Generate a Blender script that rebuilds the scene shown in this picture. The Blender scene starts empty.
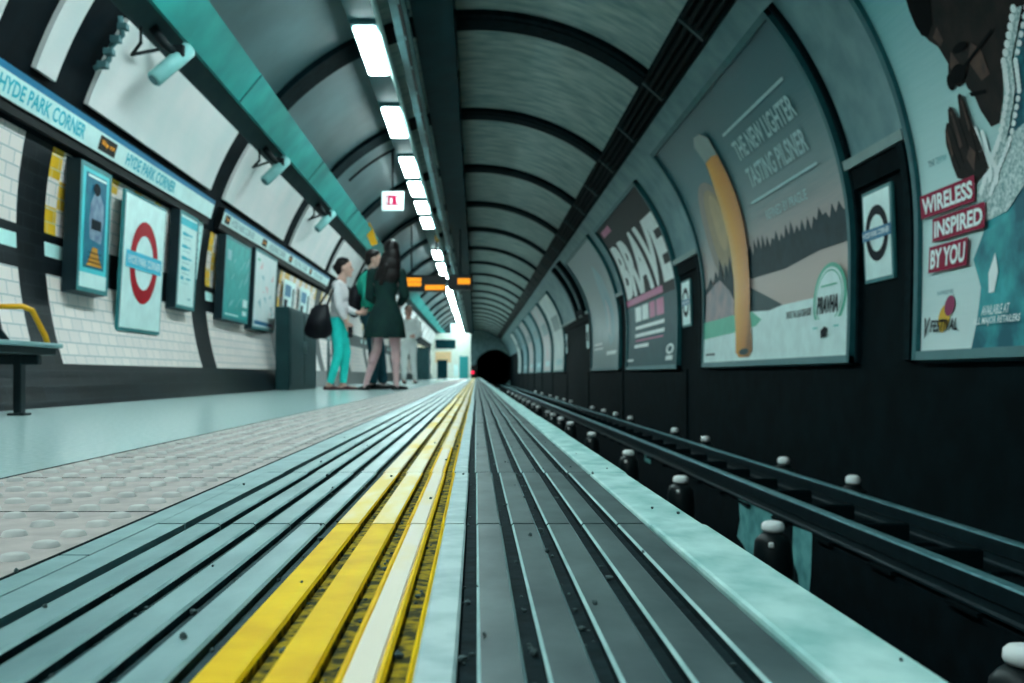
import bpy, bmesh, math, random
from mathutils import Vector, Matrix
random.seed(7)
C = bpy.context.scene.collection
SC = bpy.context.scene
rad = math.radians

# ------------------------------------------------------------------ camera, world, exposure
cam_d = bpy.data.cameras.new('camera'); cam = bpy.data.objects.new('camera', cam_d); C.objects.link(cam)
cam.location = (0, 0, .18); cam.rotation_euler = (rad(90), 0, 0)
cam_d.lens = 35; cam_d.sensor_width = 36; cam_d.shift_x = .0352; cam_d.shift_y = .0327
cam_d.clip_start = .02; cam_d.clip_end = 300
cam_d.dof.use_dof = True; cam_d.dof.focus_distance = 1.25; cam_d.dof.aperture_fstop = 9.0
SC.camera = cam
w = bpy.data.worlds.new('world'); SC.world = w; w.use_nodes = True
w.node_tree.nodes['Background'].inputs[0].default_value = (.03, .16, .18, 1)
w.node_tree.nodes['Background'].inputs[1].default_value = .3
SC.view_settings.view_transform = 'Standard'; SC.view_settings.look = 'None'
SC.view_settings.exposure = 0.0; SC.view_settings.gamma = 1; SC.view_settings.use_curve_mapping = False
SC.cycles.use_denoising = True
SC.cycles.max_bounces = 6; SC.cycles.diffuse_bounces = 4; SC.cycles.sample_clamp_indirect = 6
LAMP = 62.0                      # strength of the fluorescent diffusers

# ------------------------------------------------------------------ helpers
R = 2.55; ZC = 1.0               # station tube: radius and axis height above the platform
def S(t, y, r=R):                # point of the lining; the right wall stands upright below the axis
    a = rad(t); return Vector((r*math.cos(a*.35 if -60 < t < 0 else a), y, ZC + r*math.sin(a)))
def lin(c):
    if isinstance(c, str): c = [int(c[i:i+2], 16)/255 for i in (0, 2, 4)]
    return tuple(((v/12.92) if v <= .04045 else ((v+.055)/1.055)**2.4) for v in c) + (1,)
MATS = {}
def mat(name, col, rough=.6, col2=None, scale=8, bump=0, metal=0, emit=0, stretch=(1, 1, 1), spec=.2, detail=4, lo=.35, hi=.65):
    m = bpy.data.materials.new(name); m.use_nodes = True; nt = m.node_tree; b = nt.nodes['Principled BSDF']
    b.inputs['Roughness'].default_value = rough; b.inputs['Metallic'].default_value = metal
    b.inputs['Specular IOR Level'].default_value = spec
    c1 = lin(col); b.inputs['Base Color'].default_value = c1
    tc = nt.nodes.new('ShaderNodeTexCoord'); mp = nt.nodes.new('ShaderNodeMapping'); mp.inputs['Scale'].default_value = stretch
    nz = nt.nodes.new('ShaderNodeTexNoise'); nz.inputs['Scale'].default_value = scale; nz.inputs['Detail'].default_value = detail
    nt.links.new(tc.outputs['Object'], mp.inputs[0]); nt.links.new(mp.outputs[0], nz.inputs['Vector'])
    rp = nt.nodes.new('ShaderNodeValToRGB'); rp.color_ramp.elements[0].position = lo; rp.color_ramp.elements[1].position = hi
    rp.color_ramp.elements[0].color = c1
    rp.color_ramp.elements[1].color = lin(col2) if col2 else tuple(min(1, v*1.12) for v in c1[:3]) + (1,)
    nt.links.new(nz.outputs['Fac'], rp.inputs[0]); nt.links.new(rp.outputs[0], b.inputs['Base Color'])
    if bump:
        bp = nt.nodes.new('ShaderNodeBump'); bp.inputs['Strength'].default_value = bump; bp.inputs['Distance'].default_value = .004
        nt.links.new(nz.outputs['Fac'], bp.inputs['Height']); nt.links.new(bp.outputs[0], b.inputs['Normal'])
    if emit:
        b.inputs['Emission Color'].default_value = c1; b.inputs['Emission Strength'].default_value = emit
    MATS[name] = m; return m
def brick_mat(name, c1, c2, mortar, bw, bh, rough=.3, msize=.004, bias=0., spec=.25):
    m = bpy.data.materials.new(name); m.use_nodes = True; nt = m.node_tree; b = nt.nodes['Principled BSDF']
    b.inputs['Roughness'].default_value = rough; b.inputs['Specular IOR Level'].default_value = spec
    uv = nt.nodes.new('ShaderNodeUVMap'); uv.uv_map = 'UVMap'
    br = nt.nodes.new('ShaderNodeTexBrick'); br.inputs['Color1'].default_value = lin(c1); br.inputs['Color2'].default_value = lin(c2)
    br.inputs['Mortar'].default_value = lin(mortar); br.inputs['Scale'].default_value = 1; br.inputs['Mortar Size'].default_value = msize
    br.inputs['Bias'].default_value = bias; br.inputs['Brick Width'].default_value = bw; br.inputs['Row Height'].default_value = bh
    nt.links.new(uv.outputs[0], br.inputs['Vector'])
    nt.links.new(br.outputs['Color'], b.inputs['Base Color'])
    bp = nt.nodes.new('ShaderNodeBump'); bp.inputs['Strength'].default_value = .3; bp.inputs['Distance'].default_value = .003; bp.invert = True
    nt.links.new(br.outputs['Fac'], bp.inputs['Height']); nt.links.new(bp.outputs[0], b.inputs['Normal'])
    MATS[name] = m; return m
def ramp_mat(name, stops, axis='y', v0=0., v1=1., noise=.03, rough=.35, scale=3):
    """printed artwork: colours run along the poster's own UV"""
    m = bpy.data.materials.new(name); m.use_nodes = True; nt = m.node_tree; b = nt.nodes['Principled BSDF']
    b.inputs['Roughness'].default_value = rough; b.inputs['Specular IOR Level'].default_value = .2
    uv = nt.nodes.new('ShaderNodeUVMap'); uv.uv_map = 'UVMap'; sp = nt.nodes.new('ShaderNodeSeparateXYZ'); nt.links.new(uv.outputs[0], sp.inputs[0])
    mr = nt.nodes.new('ShaderNodeMapRange'); mr.inputs[1].default_value = v0; mr.inputs[2].default_value = v1
    nt.links.new(sp.outputs['XYZ'.index(axis.upper())], mr.inputs[0])
    nz = nt.nodes.new('ShaderNodeTexNoise'); nz.inputs['Scale'].default_value = scale; nt.links.new(uv.outputs[0], nz.inputs['Vector'])
    ma = nt.nodes.new('ShaderNodeMath'); ma.operation = 'MULTIPLY_ADD'; ma.inputs[1].default_value = noise*4
    nt.links.new(nz.outputs['Fac'], ma.inputs[0]); nt.links.new(mr.outputs[0], ma.inputs[2])
    sb = nt.nodes.new('ShaderNodeMath'); sb.operation = 'SUBTRACT'; sb.inputs[1].default_value = noise*2; nt.links.new(ma.outputs[0], sb.inputs[0])
    rp = nt.nodes.new('ShaderNodeValToRGB'); e = rp.color_ramp.elements
    e[0].position, e[0].color = stops[0][0], lin(stops[0][1]); e[1].position, e[1].color = stops[-1][0], lin(stops[-1][1])
    for p, c in stops[1:-1]: k = e.new(p); k.color = lin(c)
    nt.links.new(sb.outputs[0], rp.inputs[0]); nt.links.new(rp.outputs[0], b.inputs['Base Color'])
    MATS[name] = m; return m

ORG = {}
def mk(name, bm, mats, parent=None, smooth=False, kind=None):
    """link bm (world coordinates) as ONE mesh object, under parent if given"""
    if parent is not None and parent in ORG: bmesh.ops.translate(bm, verts=bm.verts, vec=-ORG[parent])
    me = bpy.data.meshes.new(name); bm.to_mesh(me); bm.free()
    for m in (mats if isinstance(mats, (list, tuple)) else [mats]): me.materials.append(MATS[m])
    if smooth:
        for p in me.polygons: p.use_smooth = True
    o = bpy.data.objects.new(name, me); C.objects.link(o)
    if parent is not None:
        o.parent = parent; ORG[o] = ORG.get(parent, Vector())
    if kind: o['kind'] = kind
    return o
def tag(o, label, cat, group=None):
    o['label'] = label; o['category'] = cat
    if group: o['group'] = group
    return o
def thing(name, label, cat, loc=(0, 0, 0), group=None):
    o = bpy.data.objects.new(name, None); C.objects.link(o); o.empty_display_size = .1
    o.location = loc; ORG[o] = Vector(loc); return tag(o, label, cat, group)
def solo(name, bm, mats, label, cat, group=None, smooth=False):
    return tag(mk(name, bm, mats, None, smooth), label, cat, group)
def dup(o, loc, label, group=None):
    r = o.copy(); C.objects.link(r); r.location = loc; r['label'] = label
    if group: r['group'] = group
    for ch in list(o.children):
        c = ch.copy(); C.objects.link(c); c.parent = r
        for g in list(ch.children):
            d = g.copy(); C.objects.link(d); d.parent = c
    return r
def B():
    bm = bmesh.new(); bm.loops.layers.uv.new('UVMap'); return bm
def setuv(bm, f, uvs):
    l = bm.loops.layers.uv.verify()
    for lp, u in zip(f.loops, uvs): lp[l].uv = u
def face(bm, vs, mi=0, uv=None):
    f = bm.faces.new(vs); f.material_index = mi
    if uv: setuv(bm, f, uv)
    return f
def patch(bm, y0, y1, t0, t1, r=R, mi=0, step=2.0):
    """piece of the tube's lining; UV = (along, arc length)"""
    n = max(1, round(abs(t1-t0)/step)); pr = None
    for i in range(n+1):
        t = t0+(t1-t0)*i/n; a = bm.verts.new(S(t, y0, r)); b = bm.verts.new(S(t, y1, r)); s = r*rad(t)
        if pr: face(bm, (pr[0], pr[1], b, a), mi, ((y0, pr[2]), (y1, pr[2]), (y1, s), (y0, s)))
        pr = (a, b, s)
def sbox(bm, y0, y1, t0, t1, r0, r1, n=None, mi=0):
    """closed box bent along the tube (n=1 gives a flat plate)"""
    n = n or max(1, round(abs(t1-t0)/2)); q = []
    for i in range(n+1):
        t = t0+(t1-t0)*i/n
        q.append([bm.verts.new(S(t, y, r)) for y, r in ((y0, r0), (y1, r0), (y1, r1), (y0, r1))])
    for a, b in zip(q, q[1:]):
        for k in range(4): face(bm, (a[k], a[(k+1) % 4], b[(k+1) % 4], b[k]), mi)
    face(bm, q[0], mi); face(bm, q[-1][::-1], mi)
def box(bm, x0, x1, y0, y1, z0, z1, mi=0, bev=0, M=None):
    r = bmesh.ops.create_cube(bm, size=1); vs = r['verts']
    for v in vs: v.co = Vector((x0+(v.co.x+.5)*(x1-x0), y0+(v.co.y+.5)*(y1-y0), z0+(v.co.z+.5)*(z1-z0)))
    fs = {f for v in vs for f in v.link_faces}
    for f in fs: f.material_index = mi
    if bev:
        es = list({e for v in vs for e in v.link_edges})
        g = bmesh.ops.bevel(bm, geom=es, offset=bev, segments=2, affect='EDGES', profile=.5)
        vs = list({v for f in g['faces'] for v in f.verts} | {v for v in vs if v.is_valid})
        for f in g['faces']: f.material_index = mi
    if M is not None: bmesh.ops.transform(bm, matrix=M, verts=[v for v in vs if v.is_valid])
def tube(bm, pts, r, n=10, mi=0, caps=True):
    pts = [Vector(p) for p in pts]; rs = r if isinstance(r, (list, tuple)) else [r]*len(pts); rings = []
    for i, p in enumerate(pts):
        d = (pts[min(i+1, len(pts)-1)]-pts[max(i-1, 0)]).normalized()
        u = d.cross(Vector((0, 0, 1)))
        if u.length < .05: u = d.cross(Vector((0, 1, 0)))
        u.normalize(); v = d.cross(u)
        rings.append([bm.verts.new(p+(u*math.cos(2*math.pi*k/n)+v*math.sin(2*math.pi*k/n))*rs[i]) for k in range(n)])
    for a, b in zip(rings, rings[1:]):
        for k in range(n): face(bm, (a[k], a[(k+1) % n], b[(k+1) % n], b[k]), mi).smooth = True
    if caps: face(bm, rings[0][::-1], mi); face(bm, rings[-1], mi)
def lathe(bm, prof, c=(0, 0, 0), n=20, mi=0, mis=None):
    c = Vector(c); rings = []
    for r, z in prof: rings.append([bm.verts.new(c+Vector((r*math.cos(2*math.pi*k/n), r*math.sin(2*math.pi*k/n), z))) for k in range(n)])
    for j, (a, b) in enumerate(zip(rings, rings[1:])):
        for k in range(n): face(bm, (a[k], a[(k+1) % n], b[(k+1) % n], b[k]), mis[j] if mis else mi).smooth = True
    face(bm, rings[0][::-1], mis[0] if mis else mi); face(bm, rings[-1], mis[-1] if mis else mi)
def prism(bm, poly, y0, y1, mi=0):
    """(x,z) outline swept along the tunnel"""
    a = [bm.verts.new((x, y0, z)) for x, z in poly]; b = [bm.verts.new((x, y1, z)) for x, z in poly]; n = len(poly)
    for k in range(n): face(bm, (a[k], a[(k+1) % n], b[(k+1) % n], b[k]), mi)
    face(bm, a[::-1], mi); face(bm, b, mi)

# ---- flat artwork and lettering laid on a surface
_txt = {}
def text2d(s, bold=.0, space=1.0):
    key = (s, bold, space)
    if key not in _txt:
        cu = bpy.data.curves.new('t', 'FONT'); cu.body = s; cu.offset = bold; cu.space_character = space; cu.resolution_u = 3
        o = bpy.data.objects.new('t', cu); C.objects.link(o); dg = bpy.context.evaluated_depsgraph_get()
        me = bpy.data.meshes.new_from_object(o.evaluated_get(dg))
        vs = [(v.co.x, v.co.y) for v in me.vertices]; fs = [tuple(p.vertices) for p in me.polygons]
        x0 = min(v[0] for v in vs); x1 = max(v[0] for v in vs); y0 = min(v[1] for v in vs); y1 = max(v[1] for v in vs)
        _txt[key] = ([((x-x0)/(x1-x0), (y-y0)/(y1-y0)) for x, y in vs], fs)
        bpy.data.objects.remove(o); bpy.data.curves.remove(cu); bpy.data.meshes.remove(me)
    return _txt[key]
class Art:
    def __init__(s, fn, step=None): s.fn = fn; s.step = step; s.bm = B()      # fn(u, v, layer) -> point
    def _add(s, vs, fs, mi, layer):
        t = bmesh.new(); q = [t.verts.new((u, v, 0)) for u, v in vs]
        for f in fs:
            try: t.faces.new([q[i] for i in f])
            except ValueError: pass
        bmesh.ops.triangulate(t, faces=[f for f in t.faces if len(f.verts) > 4])
        if s.step:
            lo = min(v for _, v in vs); hi = max(v for _, v in vs); k = math.floor(lo/s.step)+1
            while k*s.step < hi:
                bmesh.ops.bisect_plane(t, geom=t.verts[:]+t.edges[:]+t.faces[:], plane_co=(0, k*s.step, 0), plane_no=(0, 1, 0)); k += 1
        mp = {v: s.bm.verts.new(s.fn(v.co.x, v.co.y, layer)) for v in t.verts}
        for f in t.faces: face(s.bm, [mp[v] for v in f.verts], mi, [(v.co.x, v.co.y) for v in f.verts])
        t.free()
    def poly(s, pts, mi, layer): s._add(pts, [tuple(range(len(pts)))], mi, layer)
    def rect(s, u0, u1, v0, v1, mi, layer): s.poly([(u0, v0), (u1, v0), (u1, v1), (u0, v1)], mi, layer)
    def ell(s, u, v, a, b, mi, layer, n=32): s.poly([(u+a*math.cos(2*math.pi*k/n), v+b*math.sin(2*math.pi*k/n)) for k in range(n)], mi, layer)
    def ring(s, u, v, a, b, a2, b2, mi, layer, n=48):
        P = [(u+x*math.cos(2*math.pi*k/n), v+y*math.sin(2*math.pi*k/n)) for x, y in ((a, b), (a2, b2)) for k in range(n)]
        s._add(P, [(k, (k+1) % n, n+(k+1) % n, n+k) for k in range(n)], mi, layer)
    def text(s, t, uL, uR, vB, vT, mi, layer, bold=0, space=1, slope=0):
        vs, fs = text2d(t, bold, space)
        s._add([(uL+(uR-uL)*x, vB+(vT-vB)*y+slope*x) for x, y in vs], fs, mi, layer)
def on_shell(r): return lambda u, v, l: S(v, u, r-.0025*l)
def on_upright(r, a, b):
    def fn(u, v, l):
        if v < 0 and a+.01 < u < b-.01: u = min(b, u*(.4+.6*math.cos(rad(v*.35))/math.cos(rad(v))))
        return S(v, u, r-.0025*l)
    return fn
def on_plate(y0, y1, t0, t1, r, r2=None):
    """flat plate (chord) of the tube: u along the tunnel, v = 0..1 from t0 to t1"""
    a, b = S(t0, 0, r), S(t1, 0, r2 or r); n = Vector((0, 0, ZC))-(a+b)/2; n.normalize()
    return lambda u, v, l: a+(b-a)*v+Vector((0, u, 0))+n*.0025*l
def on_front(x0, z0, y):  # facing the camera
    return lambda u, v, l: Vector((x0+u, y-.0025*l, z0+v))

# ------------------------------------------------------------------ materials
mat('cream_panel', 'e6dedd', .5, 'd6d8d7', 2.0)
mat('ceiling_paint', 'adbcb6', .6, '74908f', 3.5, .1, stretch=(1, 2.5, 1), lo=.3, hi=.68, detail=8)
mat('ceiling_left_shaded', '4f6b70', .38, '456065', 3, spec=.6)  # ceiling paint darkened: shade of the lamp trough put into the colour
mat('rib_dark', '041317', .7, '0a1e23', 14, .3, spec=.03)
mat('black_lining', '060d12', .7, '0b141a', 6, spec=.06)
mat('grey_band', '3c4d50', .6, '33444a', 4)
mat('teal_paint', '2a9892', .5, '228380', 3)
mat('bracket_dark', '0d1518', .5)
mat('pale_tube', 'b8d3d0', .4); mat('speaker_teal', '86b9b7', .4, '74a9a8', 9)
mat('duct_dark', '0a3036', .6, '08282e', 4, spec=.05)
mat('tray_grey', '54797d', .5, '46696d', 6)
mat('slot_black', '080d0f', .6)
mat('lamp_white', 'dfffff', .4, emit=LAMP)
mat('housing', '27595d', .6, '224f53', 5)
mat('right_panel', '76979a', .55, '5f8186', 4, .05)
mat('ledge', '7d9391', .5)
mat('wall_black', '050f12', .8, '09171b', 5, .2, spec=.04)
mat('cable_black', '0c1416', .5)
brick_mat('tile_cream', 'f7e4de', 'ebdad6', 'aeb0b2', .16, .08)
brick_mat('tile_yellow', 'efb92e', 'e2ab24', 'c9c2b0', .16, .08)
brick_mat('tile_dark', '0c1013', '161b20', '1e2428', .16, .08, .35, spec=.12)
brick_mat('tile_check', 'edb52a', 'e6e2dc', 'bcc0b8', .13, .12, .3, .003, -.05)
brick_mat('tile_dado', '070a0e', '141b21', '1b2328', .22, .09, .3, spec=.12)
mat('tile_pale', 'c8ece9', .3)
mat('sign_white', 'd8eeec', .35); mat('sign_blue', '1d6f96', .35); mat('letter_teal', '2bb3c4', .4)
mat('letter_grey', '9db4b6', .4); mat('black_plate', '0a0d0e', .4)
mat('letter_orange', 'f0a020', .4, emit=.8)
mat('red_ring', 'a6061a', .4, spec=.1); mat('bar_blue', '3fb6d2', .35); mat('text_white', 'eef6f5', .4)
mat('frame_teal', '3d8286', .4, '357579', 10); mat('frame_dark', '2b666b', .45, '235a60', 10); mat('frame_foot', '567c80', .45); mat('case_side', '1b2c34', .5, '16252b', 5)
mat('case_front', '4cc6cf', .35); mat('case_white', 'd5eae8', .35)
mat('art_orange', 'd08a2a', .5); mat('art_grey', '8fa2b4', .5, '5f7390', 14); mat('art_navy', '1b5f7d', .5, '14798a', 12)
mat('map_teal', '34a9a6', .4, '23918f', 9, lo=.3, hi=.7); mat('map_pale', 'dfe2e2', .4, 'd3dede', 6)
mat('map_line', '8fb7bd', .4); mat('map_pink', 'dcb6b8', .4)
mat('steel', '6f8386', .35, metal=.8); mat('cabinet_green', '1c3c3f', .5, '173336', 6, .1)
mat('bench_yellow', 'e0a020', .35); mat('bench_dark', '18262a', .4); mat('bench_seat', '8fb0b2', .35, metal=.4)
mat('terrazzo', 'c6dada', .17, 'b2cbcb', 60, detail=6, spec=.5)
mat('blister', 'b5a5a1', .6, 'a1938f', 20, .3); mat('blister_dome', 'cbc6c2', .5, 'b0acaa', 30)
mat('slab_grey', '87a5a6', .42, '6f8d8f', 14, .3, spec=.5)
mat('rib_grey', '86a5a6', .4, '56777a', 15, .45, stretch=(1, .35, 1), detail=9, lo=.3, hi=.7, spec=.5)
mat('groove_grey', '1a3035', .7, '2b454a', 40, .5, spec=.1)
mat('rib_dark_grey', '5b6a6b', .45, '334245', 14, .45, stretch=(1, .5, 1), detail=9, lo=.3, hi=.7)  # darker mottled grey for the ribs towards the platform edge
mat('rib_white', 'b2c4c3', .55, '97adae', 25, .3)
mat('rib_yellow', 'f7c600', .6, 'e8b000', 16, .3, spec=.08)
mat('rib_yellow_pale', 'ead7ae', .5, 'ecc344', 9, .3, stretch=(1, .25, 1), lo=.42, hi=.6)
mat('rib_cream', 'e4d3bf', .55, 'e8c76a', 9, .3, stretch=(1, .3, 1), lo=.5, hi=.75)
mat('groove_dirt', '0c181c', .8, '16262a', 40, .5, spec=.05)
mat('groove_yellow', '3a3922', .8, 'a88a18', 70, .5, lo=.42, hi=.62, spec=.05)
mat('rib_edge_highlight', 'a9c6c5', .45, '8fb0b0', 20, .2)  # worn pale arris with its highlight painted in, one side of each rib
mat('nosing', 'bddad6', .55, '86b4b1', 11, .4, stretch=(1.6, 1, 2), detail=8)
mat('grit', '5b6d6e', .8, '2c3a3c', 50)
mat('track_black', '040c0f', .8, '08151a', 8, .4, spec=.05)
mat('rail_steel', '1b2d33', .38, '24383e', 12, metal=.6); mat('rail_top', '86b4ba', .35, '5c8f96', 14, metal=.5)
mat('ceramic', 'fdf4f2', .3); mat('pot_body', '0d1618', .4)
mat('peel_teal', '6fb0b0', .7, '4d8c8d', 10)
mat('night', '020405', .9)
mat('poster_teal', '1c4d53', .5, '17434a', 6); mat('poster_dark', '0a1216', .5, spec=.08); mat('poster_pink', 'b8507c', .4); mat('poster_white', 'dfe6e4', .4)
mat('wine', '920a36', .5, spec=.1); mat('skin_light', '54392e', .6, '3a2822', 12); mat('skin_print', '100d0d', .6, '231916', 9, spec=.1); mat('jacket_print', '3fb0b6', .5, '166070', 4, lo=.35, hi=.62)
mat('hair_print', '06080a', .7, spec=.05); mat('lace_print', 'e2ecea', .5, '7fa6a8', 60)
mat('navy', '06121c', .5, spec=.05); mat('mag', '8e1c50', .4); mat('yellow_print', 'e3b02a', .4)
mat('green_print', '4fae92', .4); mat('teal_print', '66c9c0', .4); ramp_mat('amber', [(0, 'e0b060'), (.35, 'e0960e'), (.8, 'c87a08'), (1, '8a520c')], 'x', 9.68, 9.0, .05); mat('glow_outer', '8f857c', .5); mat('glow_mid', '9f8b70', .5); mat('glow_core', 'b39a78', .5)
mat('foam', '8e9a96', .5); mat('letters_pale', 'a4c6c8', .4); mat('forest', '152a30', .5, '22393f', 8, spec=.1)
mat('peak', 'b39a9a', .5, '8b8a90', 6); mat('lake_dark', '2b4347', .5)
ramp_mat('sky_print', [(0, 'b8a49c'), (.22, 'a89a96'), (.42, '6e8688'), (.7, '2f6870'), (1, '225962')], 'y', -2, 40)
ramp_mat('wireless_print', [(0, 'e2f0ef'), (.45, 'bfe0df'), (1, '58a5aa')], 'y', -17, 34)
ramp_mat('grey_print', [(0, '55757a'), (.4, '6c868a'), (1, '4a6a70')], 'y', -17, 40, .08)
mat('pale_print', 'c9d6d2', .4, 'b7c3c4', 2); mat('rose_print', 'b9a2a4', .4, '9db0b2', 2); mat('blue_print', '5b8f9c', .4, '7d9ea4', 2)
mat('orange_led', 'ff9d16', .4, emit=1.0); mat('red_led', 'e0103a', .4, emit=2.5)
mat('skin', 'd9aa9c', .5, 'd0a092', 8); mat('hair', '140f10', .45, '21191a', 30); mat('shirt_pale', 'f2e6e8', .8, 'dfd6da', 12)
mat('trouser_teal', '34f0e4', .7, '2adcd2', 10); mat('bag_black', '15141a', .45, '201e25', 10); mat('shoe_black', '0c0e10', .4)
mat('dress_green', '17342f', .8, '12292a', 10); mat('jacket_green', '2bb69c', .7, '1f9884', 8); mat('jeans', '27525e', .8, '1d434e', 12)
mat('shoe_brown', '4a2a2c', .5); mat('lip', 'a5605c', .5); mat('eye_white', 'e8e8e6', .3); mat('iris', '1c1410', .3); mat('white_cloth', 'f2f4f2', .8)
mat('legs_tights', 'e0b4b4', .6, 'cfa2a6', 10); mat('hoarding', '2d8b8d', .5); mat('end_cream', 'd9dcd2', .5); mat('end_orange', 'd9b48a', .5)

# ------------------------------------------------------------------ setting: tube, platform, track
Y0, Y1 = -4.0, 74.0
RIB0, RIBP, RIBW = 5.60, 3.37, .42
ribs = [RIB0+RIBP*k for k in range(-3, 21)]
bm = B(); patch(bm, Y0, Y1, 51.5, 110, mi=0); patch(bm, Y0, Y1, 110, 143, mi=1)
mk('ceiling', bm, ['ceiling_paint', 'ceiling_left_shaded'], kind='structure', smooth=True)
bm = B(); patch(bm, Y0, Y1, 12.5, 51.5, mi=0); patch(bm, Y0, Y1, -17, 12.5, mi=1)
X = S(-17, 0).x; z = S(-17, 0).z
prism(bm, [(X, z), (X+.1, z), (X+.1, -1.15), (X, -1.15)], Y0, Y1, 1)
yy = 3.9
for k in range(0, 12):                                   # cast flanges of the black lower lining
    y = 11.9+5.2*k
    if y > -3: prism(bm, [(X-.02, z), (X, z), (X, -1.0), (X-.02, -1.0)], y, y+.10, 1)
mk('wall_right', bm, ['right_panel', 'wall_black'], kind='structure')
# left wall: tile bays between black bands
bm = B(); MI = dict(cream=0, dark=1, check=2, dado=3, pale=4, black=5, grey=6)
patch(bm, Y0, Y1, 197.2, 203.2, mi=3)
patch(bm, Y0, Y1, 147.3, 168.0, mi=5); patch(bm, Y0, Y1, 143, 147.3, mi=6)
def bay(a, b, first=.36):
    patch(bm, a, b, 185, 197.2, mi=0)
    for t0, t1, mi in ((179.5, 180.7, 1), (182.6, 185, 1)): patch(bm, a, b, t0, t1, mi=mi)
    q = min(.3, (b-a)/2)
    patch(bm, a, a+q, 180.7, 182.6, mi=4); patch(bm, b-q, b, 180.7, 182.6, mi=4)
    if b-a > 2*q+.01: patch(bm, a+q, b-q, 180.7, 182.6, mi=1)
    if b-a < .5: patch(bm, a, b, 168, 179.5, mi=0); return
    rows = [168, 170.1, 172.0, 173.9, 175.8, 177.7, 179.5]
    for j, (t0, t1) in enumerate(zip(rows, rows[1:])):
        y = a; i = 0
        while y < b-.01:
            edge = y-a < .31 or b-y < .16; st = .155 if edge or j == 0 else b-.155-y
            st = min(st, b-y)
            if st <= .001: break
            yel = edge and (i+j//2) % 2 == 0 and j < 6 or j == 0 and i % 3 == 0
            patch(bm, y, y+st, t0, t1, mi=7 if yel else 0); y += st; i += 1
def band(a, b): patch(bm, a, b, 168, 197.2, mi=1)
bay(Y0, 4.72); band(4.72, 5.22); bay(5.22, 5.52); band(5.52, 5.88)
for k in range(3, len(ribs)):
    a = ribs[k]+(.28 if k == 3 else .40); b = ribs[k+1]-.1 if k+1 < len(ribs) else Y1
    if k == 4: b = ribs[k+1]-.1
    bay(a, b)
    if b < Y1: band(b, b+.5)
mk('wall_left', bm, ['tile_cream', 'tile_dark', 'tile_check', 'tile_dado', 'tile_pale', 'black_lining', 'grey_band', 'tile_yellow'], kind='structure')
# ribs and cream panels of the upper lining
n = 0
for i, y in enumerate(ribs):
    n += 1; bm = B(); y += .2; sbox(bm, y, y+RIBW, 51.2, 143.5, R-.05, R+.02)
    if i > 1: sbox(bm, y+.10, y+RIBW-.10, 51.2, 95, R-.06, R-.04)
    mk('trim_%d' % n, bm, 'rib_dark', kind='structure', smooth=False)
for a, b in [(-3.6, 4.9), (5.38, 5.63)] + [(ribs[k]+(.5 if k == 3 else .44), ribs[k+1]-.05) for k in range(3, len(ribs)-1)]:
    n += 1; bm = B(); sbox(bm, a, b, 147.5, 160.6, R-.03, R+.01); mk('trim_%d' % n, bm, 'cream_panel', kind='structure')
# platform
bm = B()
prism(bm, [(-2.45, 0), (-.828, 0), (-.828, -.3), (-2.45, -.3)], Y0, Y1, 0)
mk('floor', bm, 'terrazzo', kind='structure')
PIT = -1.15
bm = B()
box(bm, -.826, -.42, Y0, Y1, -.3, -.001, 0)                # blister paving
for k in range(6):
    x = -.4535-.0667*k; j = 0; y = .40
    while y < 26:
        hh = .0055
        seg = 10 if y < 3 else 6
        rings = []
        for r_, z_ in ((.0150, -.001), (.0122, hh*.75), (.0072, hh)):
            rings.append([bm.verts.new((x+r_*math.cos(2*math.pi*q/seg), y+r_*math.sin(2*math.pi*q/seg), z_)) for q in range(seg)])
        for a, b in zip(rings, rings[1:]):
            for q in range(seg): face(bm, (a[q], a[(q+1) % seg], b[(q+1) % seg], b[q]), 2).smooth = True
        face(bm, rings[-1], 2)
        y += .0722
for k in range(0, 60): box(bm, -.826, -.42, .45+.4335*k-.0015, .45+.4335*k+.0015, -.01, -.0004, 1)
box(bm, -.829, -.825, Y0, Y1, -.01, .0003, 1); box(bm, -.4215, -.4185, Y0, Y1, -.01, .0003, 1)
mk('floor_tactile', bm, ['blister', 'groove_dirt', 'blister_dome'], kind='structure')
# grooved paving: ribs in slabs 0.637 m long
bm = B(); PM = ['slab_grey', 'rib_grey', 'rib_dark_grey', 'rib_white', 'rib_yellow', 'rib_yellow_pale', 'rib_cream', 'groove_dirt', 'groove_yellow', 'rib_edge_highlight', 'groove_grey']
GP = .0427; GD = -.011
def rib(x0, x1, y0, y1, z, mt, me):
    """rib with softened arrises: mt top, me edges"""
    b = .0022; pr = [(x0, GD), (x0, z-.0022), (x0+b, z), (x1-b, z), (x1, z-.0022), (x1, GD)]
    A = [bm.verts.new((x, y0, q)) for x, q in pr]; E_ = [bm.verts.new((x, y1, q)) for x, q in pr]
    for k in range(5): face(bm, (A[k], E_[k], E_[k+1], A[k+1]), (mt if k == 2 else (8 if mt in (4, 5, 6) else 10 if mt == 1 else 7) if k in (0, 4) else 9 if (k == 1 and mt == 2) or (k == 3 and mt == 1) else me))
    face(bm, A, mt); face(bm, E_[::-1], mt)
edges = [-4, .574] + [.574+.637*k for k in range(1, 30)] + [19.0+.6, 30, 45, Y1]
edges = sorted(set(round(e, 3) for e in edges))
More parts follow.
